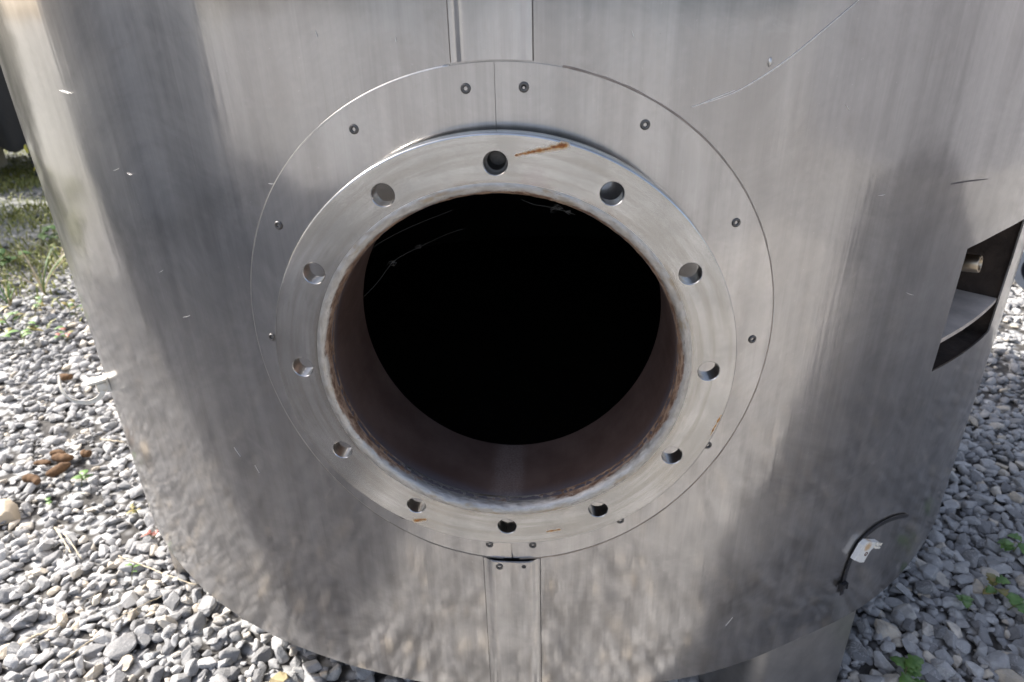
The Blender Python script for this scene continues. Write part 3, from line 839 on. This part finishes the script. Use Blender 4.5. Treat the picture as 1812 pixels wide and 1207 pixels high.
SHL = [trimmed(IV1, rng, 5) for _ in range(16)]            # 20 triangles, only for stones seen in the steel
GRES = 0.006; GX0, GY0, GX1, GY1 = -5.6, -2.3, 3.2, 5.6
HM = np.full((int((GY1-GY0)/GRES)+2, int((GX1-GX0)/GRES)+2), 0.0, dtype=np.float32)
def euler_m(a, b, c):
    ca, sa, cb, sb, cc, sc_ = math.cos(a), math.sin(a), math.cos(b), math.sin(b), math.cos(c), math.sin(c)
    X = np.array([[1, 0, 0], [0, ca, -sa], [0, sa, ca]]); Y = np.array([[cb, 0, sb], [0, 1, 0], [-sb, 0, cb]]); Z = np.array([[cc, -sc_, 0], [sc_, cc, 0], [0, 0, 1]])
    return Z@Y@X
stones = []      # (x,y,z,size,rotation,shape,low)
def density(x, y):
    far = -0.55*x+0.75*y
    
    return 1.0 if far < 2.5 else max(0.16, 1.0-(far-2.5)/0.9)
def drop(n, x0, y0, x1, y1, smin, smax, low):
    for _ in range(n):
        best = None
        for _c in range(3):
            x = random.uniform(x0, x1); y = random.uniform(y0, y1)
            i = int((x-GX0)/GRES); j = int((y-GY0)/GRES); h = HM[j, i]
            if best is None or h < best[0]: best = (h, x, y)
        h, x, y = best
        dt = math.hypot(x, y-AY)
        if dt < 0.72: continue
        if random.random() > density(x, y): continue
        s = 0.5*(smin+(smax-smin)*random.random()**1.9)
        if random.random() < 0.02: s *= 1.35
        r = max(2, int(s*0.75/GRES)); i = int((x-GX0)/GRES); j = int((y-GY0)/GRES)
        if i-r < 0 or j-r < 0 or i+r+1 >= HM.shape[1] or j+r+1 >= HM.shape[0]: continue
        win = HM[j-r:j+r+1, i-r:i+r+1]
        base = float(0.55*win.mean()+0.45*win.min())
        z = base+s*0.34
        yy, xx = np.mgrid[-r:r+1, -r:r+1]*GRES
        top = z+0.55*s*np.sqrt(np.maximum(0, 1-(xx**2+yy**2)/(s*0.8)**2))
        np.maximum(win, np.where(xx**2+yy**2 < (s*.8)**2, top, 0), out=win)
        m = euler_m(random.uniform(-.55, .55), random.uniform(-.55, .55), random.uniform(0, 6.28))
        stones.append((x, y, z, s, m, random.randrange(28), low))
drop(15500, -3.3, -0.25, -0.35, 3.2, 0.016, 0.050, False)
drop(1500, -1.6, -0.25, 0.1, 0.6, 0.020, 0.054, False)
drop(12500, 0.15, -0.25, 2.9, 3.1, 0.016, 0.052, False)
drop(3500, 0.25, -0.1, 1.6, 1.3, 0.016, 0.056, False)
drop(17000, -3.2, -2.2, 3.0, -0.15, 0.018, 0.046, True)
drop(5000, -5.5, 1.8, -1.5, 5.5, 0.025, 0.07, False)
# which stones does the photograph show largest?
def seen(x, y, z, s):
    d = np.array([x, y, z])-CP; dz = d@_w
    if dz < 0.2: return 0
    px_, py_ = PW/2+FPX*(d@CR)/dz, PH/2-FPX*(d@CU)/dz
    if not (-10 < px_ < PW+10 and -10 < py_ < PH+10): return 0
    o2 = CP[:2]-np.array([0, AY]); dd = d[:2]; a = dd@dd; b = o2@dd; c = o2@o2-RJ*RJ
    D = b*b-a*c
    if D > 0:
        t = (-b-math.sqrt(D))/a
        if 0 < t < 1 and CP[2]+t*d[2] > HEM: return 0
    return s/dz*FPX
vis = sorted(((seen(*q[:4]) if not q[6] else 0, k) for k, q in enumerate(stones)), reverse=True)
SINGLE = set(k for v, k in vis[:300] if v > 0)
SHM = []
for k in range(28):
    me = bpy.data.meshes.new('stone'); me.from_pydata(SH[k][0].tolist(), [], SH[k][1].tolist()); me.materials.append(M_stone); SHM.append(me)
av, af, at_ = [], [], []; off = 0
for k, (x, y, z, s, m, sh, low) in enumerate(stones):
    if k in SINGLE:
        o = bpy.data.objects.new('stone', SHM[sh]); C.objects.link(o); o.parent = ground
        M4 = Matrix([[*(m[0]*s), x], [*(m[1]*s), y], [*(m[2]*s), z], [0, 0, 0, 1]]); o.matrix_basis = M4
        continue
    bv, bf = (SHL[sh % 16], IF1) if low else SH[sh]
    av.append((bv*s)@m.T+np.array([x, y, z])); af.append(bf+off); off += len(bv)
    at_.append(np.full(len(bv), random.random(), dtype=np.float32))
av = np.concatenate(av); af = np.concatenate(af); at_ = np.concatenate(at_)
me = bpy.data.meshes.new('gravel')
me.vertices.add(len(av)); me.vertices.foreach_set('co', av.astype(np.float32).ravel())
me.loops.add(af.size); me.loops.foreach_set('vertex_index', af.astype(np.int32).ravel())
me.polygons.add(len(af)); me.polygons.foreach_set('loop_start', np.arange(0, af.size, 3, dtype=np.int32))
a_ = me.attributes.new('tint', 'FLOAT', 'POINT'); a_.data.foreach_set('value', at_)
me.update(calc_edges=True); me.materials.append(M_stone)
gravel = obj('gravel', me, ground); gravel['kind'] = 'stuff'

def hgt(x, y):
    i = int((x-GX0)/GRES); j = int((y-GY0)/GRES)
    if 2 <= i < HM.shape[1]-2 and 2 <= j < HM.shape[0]-2: return float(HM[j-2:j+3, i-2:i+3].max())
    return 0.0
def gp(x, y):
    p = on_ground(x, y, 0.02); h = hgt(p.x, p.y); p = on_ground(x, y, max(0.004, h)); return p

# one pale boulder at the left edge
M_tan = simple('tan_boulder', (0.46, 0.38, 0.28), 0.85, 0.0, 0.25, 18, 0.004)
b = trimmed(IV3, rng, 9); p = on_ground(8, 905, 0.03)
o = obj('stone', mesh('stone', b*0.062, IF3, M_tan, 35), ground, (p.x, p.y, 0.020)); o['label'] = 'large pale tan stone at the left edge'
p = on_ground(490, 1203, 0.03); b = trimmed(IV2, rng, 9)
M_tan2 = simple('yellowish_stone', (0.55, 0.44, 0.24), 0.8, 0.0, 0.2, 30, 0.003)
o = obj('stone', mesh('stone', b*0.024, IF2, M_tan2), ground, (p.x, p.y, 0.03)); o['label'] = 'yellowish stone near the tank hem'

# ------------------------------------------------------------------ droppings
M_dung = simple('dry_brown_dropping', (0.115, 0.062, 0.028), 0.92, 0.0, 0.4, 60, 0.003)
def dropping(px0, px1, rad, label):
    a = gp(*px0); b = gp(*px1); a.z += rad*0.55; b.z += rad*0.55
    n = 14; L = (b-a); V = []; F = []; k = 12
    side = L.cross(Vector((0, 0, 1))).normalized()
    for i in range(n):
        t = i/(n-1); c = a+L*t+side*rad*0.25*math.sin(t*5+px0[0])
        r = rad*math.sqrt(max(0.02, 1-(2*t-1)**4))*(0.86+0.28*mnoise.noise(Vector((t*4, px0[0]*.1, 0))))
        for j in range(k):
            an = 2*PI*j/k; q = side*math.cos(an)+Vector((0, 0, 1))*math.sin(an)*0.85
            V.append(c+q*r*(1+0.22*mnoise.noise((c+q*r)*90)))
    for i in range(n-1):
        for j in range(k): F.append((i*k+j, i*k+(j+1) % k, (i+1)*k+(j+1) % k, (i+1)*k+j))
    F.append(tuple(range(k))[::-1]); F.append(tuple((n-1)*k+j for j in range(k)))
    tag(obj('dropping', mesh('dropping', V, F, M_dung, 180)), label, 'dropping', 'brown droppings on the gravel')
dropping((90, 805), (118, 806), 0.013, 'topmost brown dropping of the pile on the left gravel')
dropping((92, 816), (133, 813), 0.017, 'long brown dropping across the middle of the pile')
dropping((60, 823), (92, 820), 0.011, 'thin brown dropping at the left of the pile')
dropping((82, 845), (128, 826), 0.018, 'thick brown dropping at the lower right of the pile')
dropping((46, 848), (72, 858), 0.017, 'round brown dropping lying lower left of the pile')
dropping((143, 806), (163, 806), 0.014, 'brown dropping lying right of the pile toward the tank')
dropping((106, 670), (128, 671), 0.017, 'single brown dropping behind the loose white strap')

# ------------------------------------------------------------------ plants
def leaf_material(name, a, b):
    t = NT(name); P = t.coord(); n = t.noise(P, 70, 4, 0.6)
    t.set(Base_Color=t.mix(t.ramp(n, 0.3, 0.7), a, b), Roughness=0.5)
    t.b.inputs['Transmission Weight'].default_value = 0.0
    t.b.inputs['Subsurface Weight'].default_value = 0.0
    return t.m
M_leaf = leaf_material('fresh_leaf', (0.07, 0.15, 0.03), (0.14, 0.24, 0.06))
M_leafy = leaf_material('yellowing_leaf', (0.16, 0.16, 0.03), (0.24, 0.17, 0.05))
M_leafr = leaf_material('reddish_leaf', (0.26, 0.07, 0.05), (0.36, 0.14, 0.10))
M_stem = leaf_material('plant_stem', (0.10, 0.12, 0.04), (0.16, 0.13, 0.06))
M_straw = leaf_material('dry_straw', (0.42, 0.34, 0.22), (0.58, 0.49, 0.35))
def leaf(base, direction, length, width, mat, parent, lobes=1, droop=0.35, origin=Vector((0, 0, 0))):
    d = Vector(direction).normalized(); s = d.cross(Vector((0, 0, 1)))
    if s.length < 1e-3: s = Vector((1, 0, 0))
    s.normalize(); up = s.cross(d)
    n = 11; V = []; F = []
    for i in range(n):
        t = i/(n-1)
        w = width*0.5*math.sin(PI*min(1, t**0.8*1.0))**0.8 if 0 < t < 1 else 0.0005
        if lobes > 1: w *= 0.62+0.55*abs(math.sin(t*PI*lobes+0.3))
        c = Vector(base)+d*length*t-Vector((0, 0, 1))*droop*length*t*t
        V += [c-s*w+up*w*0.35, c, c+s*w+up*w*0.35]
    for i in range(n-1):
        for k in (0, 1): F.append((i*3+k, i*3+k+1, (i+1)*3+k+1, (i+1)*3+k))
    o = obj('leaf', mesh('leaf', [v-origin for v in V], F, mat, 180), parent)
    m = o.modifiers.new('leaf', 'SOLIDIFY'); m.thickness = 0.0005
    return o
def weed(px, label, nleaf, length, width, height, mats, lobes=1, spread=1.0, seed=0, cat='weed'):
    rg = random.Random(seed); p = gp(*px); p.z -= 0.008
    root = empty('weed', label, cat, 'small weeds in the gravel', p)
    for i in range(max(1, nleaf//3)):
        a = rg.uniform(0, 6.28); tip = Vector((math.cos(a)*height*.5, math.sin(a)*height*.5, height*rg.uniform(.7, 1.1)))
        V, F = tube(smooth_path([Vector((0, 0, 0)), tip*0.5+Vector((0, 0, height*.1)), tip], 8), [0.0012]*8, 6)
        obj('stem', mesh('stem', V, F, M_stem, 180), root)
        for j in range(3 if nleaf >= 3 else nleaf):
            b = tip*(0.6+0.4*(j/2)); aa = a+rg.uniform(-2.2, 2.2)
            leaf(b, (math.cos(aa)*spread, math.sin(aa)*spread, rg.uniform(0.1, .7)), length*rg.uniform(.75, 1.2), width*rg.uniform(.8, 1.15), rg.choice(mats), root, lobes)
    return root
weed((143, 858), 'small bright green weed right of the brown droppings', 3, 0.034, 0.022, 0.030, [M_leaf], 1, 1, 3)
weed((92, 888), 'tiny green weed below the brown droppings', 3, 0.022, 0.014, 0.015, [M_leaf], 1, 1, 5)
weed((232, 1022), 'feathery green sprig beside a dry stalk near the tank', 3, 0.022, 0.008, 0.030, [M_leaf], 3, 1, 8)
weed((270, 950), 'small reddish weed at the left edge of the tank', 6, 0.020, 0.010, 0.018, [M_leafr], 3, 1, 9)
weed((243, 905), 'yellow green sprig against the left edge of the tank', 6, 0.020, 0.009, 0.026, [M_leafy], 3, 1, 10)
weed((1795, 972), 'bright green lobed weed at the right edge', 9, 0.034, 0.024, 0.030, [M_leaf], 3, 1, 12)
weed((1752, 1045), 'yellowing lobed leaf cluster in the right gravel', 6, 0.036, 0.026, 0.028, [M_leafy, M_leaf], 3, 1, 14)
weed((1785, 1075), 'broad green lobed leaf right of the yellowing one', 3, 0.046, 0.034, 0.026, [M_leaf], 3, 1, 15)
weed((1716, 1075), 'single small green leaf left of the yellowing cluster', 3, 0.034, 0.022, 0.020, [M_leaf], 3, 1, 16)
weed((1600, 1203), 'green lobed weed at the bottom edge beside the tank leg', 9, 0.040, 0.026, 0.030, [M_leaf], 3, 1, 18)
weed((40, 612), 'leafy weed growing at the left edge of the gravel', 12, 0.060, 0.026, 0.090, [M_leaf, M_leafy], 1, 1, 20)
weed((20, 585), 'pale green weed behind the leafy one at the left edge', 9, 0.060, 0.024, 0.080, [M_leaf, M_leafy], 1, 1, 21)
weed((60, 560), 'yellowish weed between the two grass tufts at left', 9, 0.055, 0.022, 0.08, [M_leafy, M_leaf], 1, 1, 31)
weed((135, 560), 'small green weed touching the left flank of the tank', 9, 0.045, 0.020, 0.06, [M_leaf, M_leafy], 1, 1, 32)
weed((25, 470), 'low dark green weed in the shade at the left edge', 12, 0.07, 0.035, 0.07, [M_leaf], 1, 1, 33)
weed((95, 430), 'broad green weed in the shade near the flank', 12, 0.08, 0.035, 0.08, [M_leaf], 1, 1, 34)
weed((118, 600), 'low reddish green weed near the left flank of the tank', 9, 0.045, 0.020, 0.05, [M_leafy, M_leafr, M_leaf], 1, 1, 22)

# long arching grass blades behind the gravel on the left
def grass_tuft(px, label, n, ln, seed):
    rg = random.Random(seed); p = on_ground(*px); root = empty('grass_tuft', label, 'grass tuft', 'grass tufts behind the gravel', p)
    for i in range(n):
        a = rg.uniform(0, 6.28); L = ln*rg.uniform(.5, 1.15); bend = rg.uniform(.3, .9)
        pts = []
        for k in range(9):
            t = k/8; pts.append(Vector((math.cos(a)*L*bend*t**1.4, math.sin(a)*L*bend*t**1.4, L*(t-0.55*bend*t*t))))
        sd = Vector((-math.sin(a), math.cos(a), 0))
        V, F = ribbon(pts, [Vector((-math.cos(a)*.6, -math.sin(a)*.6, .8))]*9, [0.007*(1-(k/8.6)**2)+.0006 for k in range(9)], 0.0006)
        obj('blade', mesh('blade', V, F, rg.choice([M_leaf, M_leaf, M_leafy, M_straw]), 180), root)
grass_tuft((80, 522), 'tuft of long arching grass blades beside the left flank of the tank', 12, 0.30, 1)
grass_tuft((20, 545), 'tuft of grass at the left edge of the photo', 10, 0.22, 2)
grass_tuft((110, 470), 'sparse grass tuft just left of the tank flank', 8, 0.24, 3)
# ground cover beyond: short blades nobody could count
V = []; F = []; rg = random.Random(5)
for _ in range(60000):
    x = rg.uniform(-6.0, -1.5); y = rg.uniform(1.5, 7.0)
    far = -0.55*x+0.75*y
    pr = min(1, max(0, (far-2.5)/1.3))*min(1, 0.12+1.5*max(0, mnoise.noise(Vector((x*1.3, y*1.3, 2)))+0.2))
    if rg.random() > pr: continue
    a = rg.uniform(0, 6.28); L = rg.uniform(.02, .085); w = rg.uniform(.004, .011); q = Vector((x, y, 0)); d = Vector((math.cos(a), math.sin(a), 0)); s = Vector((-d.y, d.x, 0))
    b = len(V); V += [q-s*w/2, q+s*w/2, q+d*L*.35+s*w/2+Vector((0, 0, L*.6)), q+d*L*.35-s*w/2+Vector((0, 0, L*.6)), q+d*L*.95+Vector((0, 0, L*.75))]
    F += [(b, b+1, b+2, b+3), (b+3, b+2, b+4)]
gc = obj('ground_cover', mesh('ground_cover', V, F, leaf_material('ground_cover', (0.12, 0.16, 0.03), (0.36, 0.34, 0.10))))
tag(gc, 'low green ground cover and moss behind the gravel on the left', 'ground cover'); gc['kind'] = 'stuff'
# dry stalks
def stalk(px, label, rad=0.0018, lift=0.01):
    pts = [gp(*q)+Vector((0, 0, lift+rad)) for q in px]
    pts = smooth_path(pts, 16)
    for i, p in enumerate(pts): pts[i] = p+Vector((0, 0, 0.004*mnoise.noise(Vector((i*.5, px[0][0], 0)))))
    V, F = tube(pts, [rad*(1-0.4*i/15) for i in range(16)], 6)
    tag(obj('dry_stalk', mesh('dry_stalk', V, F, M_straw, 180)), label, 'stalk', 'dry stalks on the gravel')
stalk([(212, 990), (250, 1005), (300, 1025), (350, 1042)], 'long straw coloured stalk reaching under the left hem of the tank')
stalk([(100, 940), (118, 968), (128, 985)], 'short pale stalk lying left of the long straw stalk', 0.0024)
stalk([(116, 950), (132, 972), (146, 995)], 'thin dry stalk beside the short pale one')
stalk([(60, 1135), (85, 1125), (112, 1112)], 'brown twig in the lower left corner gravel', 0.0028)
stalk([(110, 1180), (150, 1150), (180, 1130)], 'pale straw low in the left gravel')
stalk([(180, 783), (205, 786), (222, 788)], 'whitish stalk touching the left flank of the tank', 0.0024)
stalk([(200, 1108), (240, 1085), (290, 1060)], 'thin straw between stones left of the tank hem', 0.0012)

# ------------------------------------------------------------------ things in the background
M_tarp = simple('black_tarpaulin', (0.012, 0.012, 0.014), 0.5, 0.0, 0.3, 6, 0.01)
bp = on_ground(-60, 318); bp = Vector((bp.x, bp.y+0.4, 0))
eq = empty('covered_machine', 'black sheeted machine standing on the grass behind the tank at left', 'machine', loc=bp)
def drape():
    n, m = 120, 26; V = []
    for j in range(m):
        t = j/(m-1); z = 0.26+1.75*t
        for i in range(n):
            a = 2*PI*i/n; cx, cy = math.cos(a), math.sin(a)
            e = 4.0; r = 1/((abs(cx)**e+abs(cy)**e)**(1/e))
            hem = 0.05*math.sin(a*11)+0.04*math.sin(a*23+1)
            fold = 1+(0.05*math.sin(a*9+1.5*math.sin(a*3))+0.025*math.sin(a*21+2))*(1-t)**0.7
            top = 1-0.25*max(0, (t-0.85)/0.15)**2
            V.append(Vector((cx*r*0.95*fold*top, cy*r*0.65*fold*top, z+hem*(1-t)**3)))
    F = [(j*n+i, j*n+(i+1) % n, (j+1)*n+(i+1) % n, (j+1)*n+i) for j in range(m-1) for i in range(n)]
    F.append(tuple((m-1)*n+i for i in range(n)))
    return mesh('tarpaulin', V, F, M_tarp, 50)
obj('tarpaulin', drape(), eq)
M_rub = simple('grey_rubber', (0.06, 0.06, 0.065), 0.6)
for sx_, sy_ in ((-.7, -.45), (.72, -.45), (.7, .45), (-.7, .45)):
    pr = []
    for i in range(25):
        z = 0.40*i/24; pr.append((0.035+0.010*(1 if i % 2 else -1), z))
    V, F = lathe([(0.001, 0.0)]+pr, 18, Matrix.Translation((sx_, sy_, 0)))
    obj('ribbed_leg', mesh('ribbed_leg', V, F, M_rub, 40), eq)
M_beige = simple('beige_concrete', (0.40, 0.36, 0.28), 0.9, 0, 0.15, 15, 0.004)
blk = on_ground(-10, 318)
bm = local_box(None, Vector((1, 0, 0)), Vector((0, 1, 0)), Vector((0, 0, 1)), (0, 0, 0.10), (0.40, 0.20, 0.20), 0.008)
tag(bm_obj('concrete_block', bm, M_beige, None, 30, (bp.x-0.1, bp.y-0.1, 0)), 'beige concrete block under the black sheeted machine', 'block')
# tall thin weed with yellow leaves in front of it
yp = on_ground(58, 395)
yw = empty('weed', 'tall thin weed with yellow leaves in front of the black sheeted machine', 'weed', 'small weeds in the gravel', yp)
dp = (yp-Vector(CP)).dot(Vector(_w))
q1 = at_dist(45, 255, dp)-yp; q2 = at_dist(63, 293, dp)-yp
V, F = tube(smooth_path([Vector((0, 0, 0)), Vector((q2.x*.6, q2.y, q2.z*.5)), q2, q1], 16), [0.003]*16, 6)
obj('stem', mesh('stem', V, F, M_stem, 180), yw)
M_yel = leaf_material('yellow_leaf', (0.45, 0.42, 0.04), (0.60, 0.55, 0.08))
leaf(q1, (0.05, -0.2, -1), 0.06, 0.026, M_yel, yw, 1, 0.0); leaf(q2, (-0.3, -0.2, -.8), 0.045, 0.028, M_yel, yw, 1, 0.0)

# open pipe end lying beyond the right flank
M_bluep = simple('dark_blue_pipe', (0.02, 0.024, 0.035), 0.55, 0.0, 0.2, 12)
pp = on_ground(1822, 528); pp = Vector((pp.x+0.05, pp.y+0.05, 0.0))
axp = Vector((-0.75, -0.62, 0.05)).normalized()
fp = empty('pipe_fitting', 'dark blue open ended pipe lying on gravel behind the right flank', 'pipe', loc=pp)
V, F = lathe([(0.085, -0.7), (0.085, 0.0), (0.105, 0.0), (0.105, 0.02), (0.072, 0.02), (0.068, 0.0), (0.068, -0.7)], 48, frame_at(Vector((0, 0, 0.115)), axp))
obj('pipe_wall', mesh('pipe_wall', V, F, M_bluep, 35), fp)
V, F = lathe([(0.106, 0.0195), (0.106, 0.022), (0.074, 0.022), (0.074, 0.0195)], 48, frame_at(Vector((0, 0, 0.115)), axp))
obj('end_ring', mesh('end_ring', V, F, simple('pale_blue_paint', (0.05, 0.06, 0.08), 0.5), 35), fp)

# ------------------------------------------------------------------ cobweb strands across the mouth
M_web = simple('spider_silk', (0.13, 0.13, 0.125), 0.6, 0, 0.1, 50)
web = empty('cobweb', 'thin dusty cobweb strands across the top of the dark opening', 'cobweb', None, on_face(800, 420, 0.08))
bpy.context.view_layer.update()
def strand(px, rad=0.00011):
    pts = smooth_path([on_face(x, y, yy)-web.location for x, y, yy in px], 14)
    v, f = tube(pts, rad, 4); obj('strand', mesh('strand', v, f, M_web, 180), web)
strand([(653, 442, .05), (680, 425, .055), (730, 400, .06), (800, 372, .05)])
strand([(641, 528, .10), (668, 500, .10), (694, 465, .10), (720, 448, .10), (745, 436, .10), (760, 428, .09)], 0.00014)
strand([(745, 436, .10), (790, 415, .08), (820, 405, .07)], 0.00009)
strand([(922, 353, .03), (945, 362, .03), (970, 366, .03), (1000, 374, .03), (1018, 380, .03)], 0.00013)
rg = random.Random(3)
for cx_, cy_, nn, sp_ in ((694, 466, 9, 9), (740, 436, 5, 6), (985, 369, 7, 12), (1005, 376, 5, 8)):
    for i in range(nn):
        yy = 0.10 if cx_ < 800 else 0.03
        strand([(cx_+rg.uniform(-sp_, sp_), cy_+rg.uniform(-sp_, sp_)*.6, yy) for _ in range(3)], 0.0001)

# ------------------------------------------------------------------ tree, and unseen sheds added to shade the ground and darken the steel
M_bark = simple('grey_bark', (0.10, 0.08, 0.06), 0.9, 0, 0.3, 12, 0.01)
M_crown = leaf_material('tree_foliage', (0.035, 0.06, 0.016), (0.08, 0.115, 0.03))
def tree_meshes(seed):
    rg = np.random.default_rng(seed); rr = random.Random(seed)
    V, F = tube(smooth_path([Vector((0, 0, -.05)), Vector((.05, .03, 1.0)), Vector((-.03, .06, 2.2)), Vector((.05, 0, 3.4))], 16), [0.16-0.008*i for i in range(16)], 10)
    tips = []
    for i in range(16):
        a = rr.uniform(0, 6.28); z0 = rr.uniform(.7, 3.0); L = rr.uniform(.8, 1.5)
        e = Vector((math.cos(a)*L, math.sin(a)*L, z0+rr.uniform(.3, .9)))
        v, f = tube(smooth_path([Vector((0, 0, z0)), Vector((e.x*.5, e.y*.5, z0+.2)), e], 8), [.05-.005*k for k in range(8)], 6)
        b = len(V); V += v; F += [tuple(i_+b for i_ in q) for q in f]; tips.append(e)
    tm = mesh('trunk', V, F, M_bark, 60)
    cs = [np.array(t) for t in tips]+[np.array([0, 0, 3.6])]
    for _ in range(80):
        d = rg.normal(size=3); d /= np.linalg.norm(d); d *= rg.uniform(.5, 1)
        cs.append(np.array([d[0]*1.45, d[1]*1.45, 2.05+d[2]*1.95]))
    Vs = []; Fs = []
    for c in cs:
        n = 110; p = c+rg.normal(size=(n, 3))*0.24; u = rg.normal(size=(n, 3)); u /= np.linalg.norm(u, axis=1)[:, None]
        w = np.cross(u, rg.normal(size=(n, 3))); w /= np.linalg.norm(w, axis=1)[:, None]; s_ = rg.uniform(.05, .10, size=(n, 1))
        q = np.stack([p-u*s_, p+w*s_*.5, p+u*s_, p-w*s_*.5], 1).reshape(-1, 3); b = sum(len(x) for x in Vs)
        Vs.append(q); Fs.append(np.arange(len(q)).reshape(-1, 4)+b)
    cm = mesh('crown', np.concatenate(Vs).tolist(), np.concatenate(Fs).tolist(), M_crown)
    return tm, cm
TM = [tree_meshes(1)]*2
for k, (x, y, sc_, lab) in enumerate(((-5.4, 3.5, 0.55, 'small leafy tree beside the sheeted machine'),)):
    r = empty('tree', lab, 'tree', None, (x, y, 0)); r.scale = (sc_, sc_, sc_); r.rotation_euler = (0, 0, k*1.1)
    obj('trunk', TM[k % 2][0], r); obj('crown', TM[k % 2][1], r)

def unseen_shed(label, x0, x1, y0, y1, h, col, face):  # added out of view to shade the yard and darken the reflections
    m = simple('shed_sheeting', col, 0.55, 0.0, 0.12, 4); mr = simple('shed_roof', tuple(c*0.7 for c in col), 0.5, 0.0, 0.12, 4); md = simple('shed_door', tuple(c*1.25 for c in col), 0.5, 0.0, 0.1, 4)
    cx, cy = (x0+x1)/2, (y0+y1)/2
    r = empty('unseen_shed', label, 'unseen_shed', None, (cx, cy, 0))
    def ribbed(ax, fixed, a0, a1, sgn):
        V = []; F = []; n = int((a1-a0)/0.05); q = 0
        for i in range(n+1):
            a = a0+(a1-a0)*i/n; d = 0.0 if i % 4 in (0, 1) else 0.018
            for z in (-0.02, h):
                V.append((fixed-cx+sgn*d, a-cy, z) if ax == 'x' else (a-cx, fixed-cy+sgn*d, z))
        F = [(2*i, 2*i+2, 2*i+3, 2*i+1) for i in range(n)]
        obj('wall', mesh('wall', V, F, m), r)
    ribbed('x', x0, y0, y1, -1); ribbed('x', x1, y0, y1, 1); ribbed('y', y0, x0, x1, -1); ribbed('y', y1, x0, x1, 1)
    bm = local_box(None, Vector((1, 0, 0)), Vector((0, 1, 0)), Vector((0, 0, 1)), (0, 0, h+0.05), (x1-x0+0.3, y1-y0+0.3, 0.10), 0.01)
    bm_obj('roof', bm, mr, r)
    fx = (x1-cx+0.03) if face > 0 else (x0-cx-0.03)
    bm = local_box(None, Vector((1, 0, 0)), Vector((0, 1, 0)), Vector((0, 0, 1)), (fx, 0.2, 1.03), (0.04, 1.0, 2.06), 0.008)
    d = bm_obj('door', bm, md, r)
    bm = local_box(None, Vector((1, 0, 0)), Vector((0, 1, 0)), Vector((0, 0, 1)), (fx+face*0.035, 0.6, 1.0), (0.05, 0.03, 0.14), 0.005)
    bm_obj('handle', bm, M_steel, d)
unseen_shed('added unseen grey metal outbuilding at left, shades the yard and darkens the tank reflection', -8.4, -4.6, -2.3, 0.95, 3.5, (0.28, 0.285, 0.295), 1)
unseen_shed('added unseen dark metal outbuilding at right, darkens the tank reflection', 5.6, 9.0, -3.4, 4.2, 2.8, (0.13, 0.133, 0.145), -1)
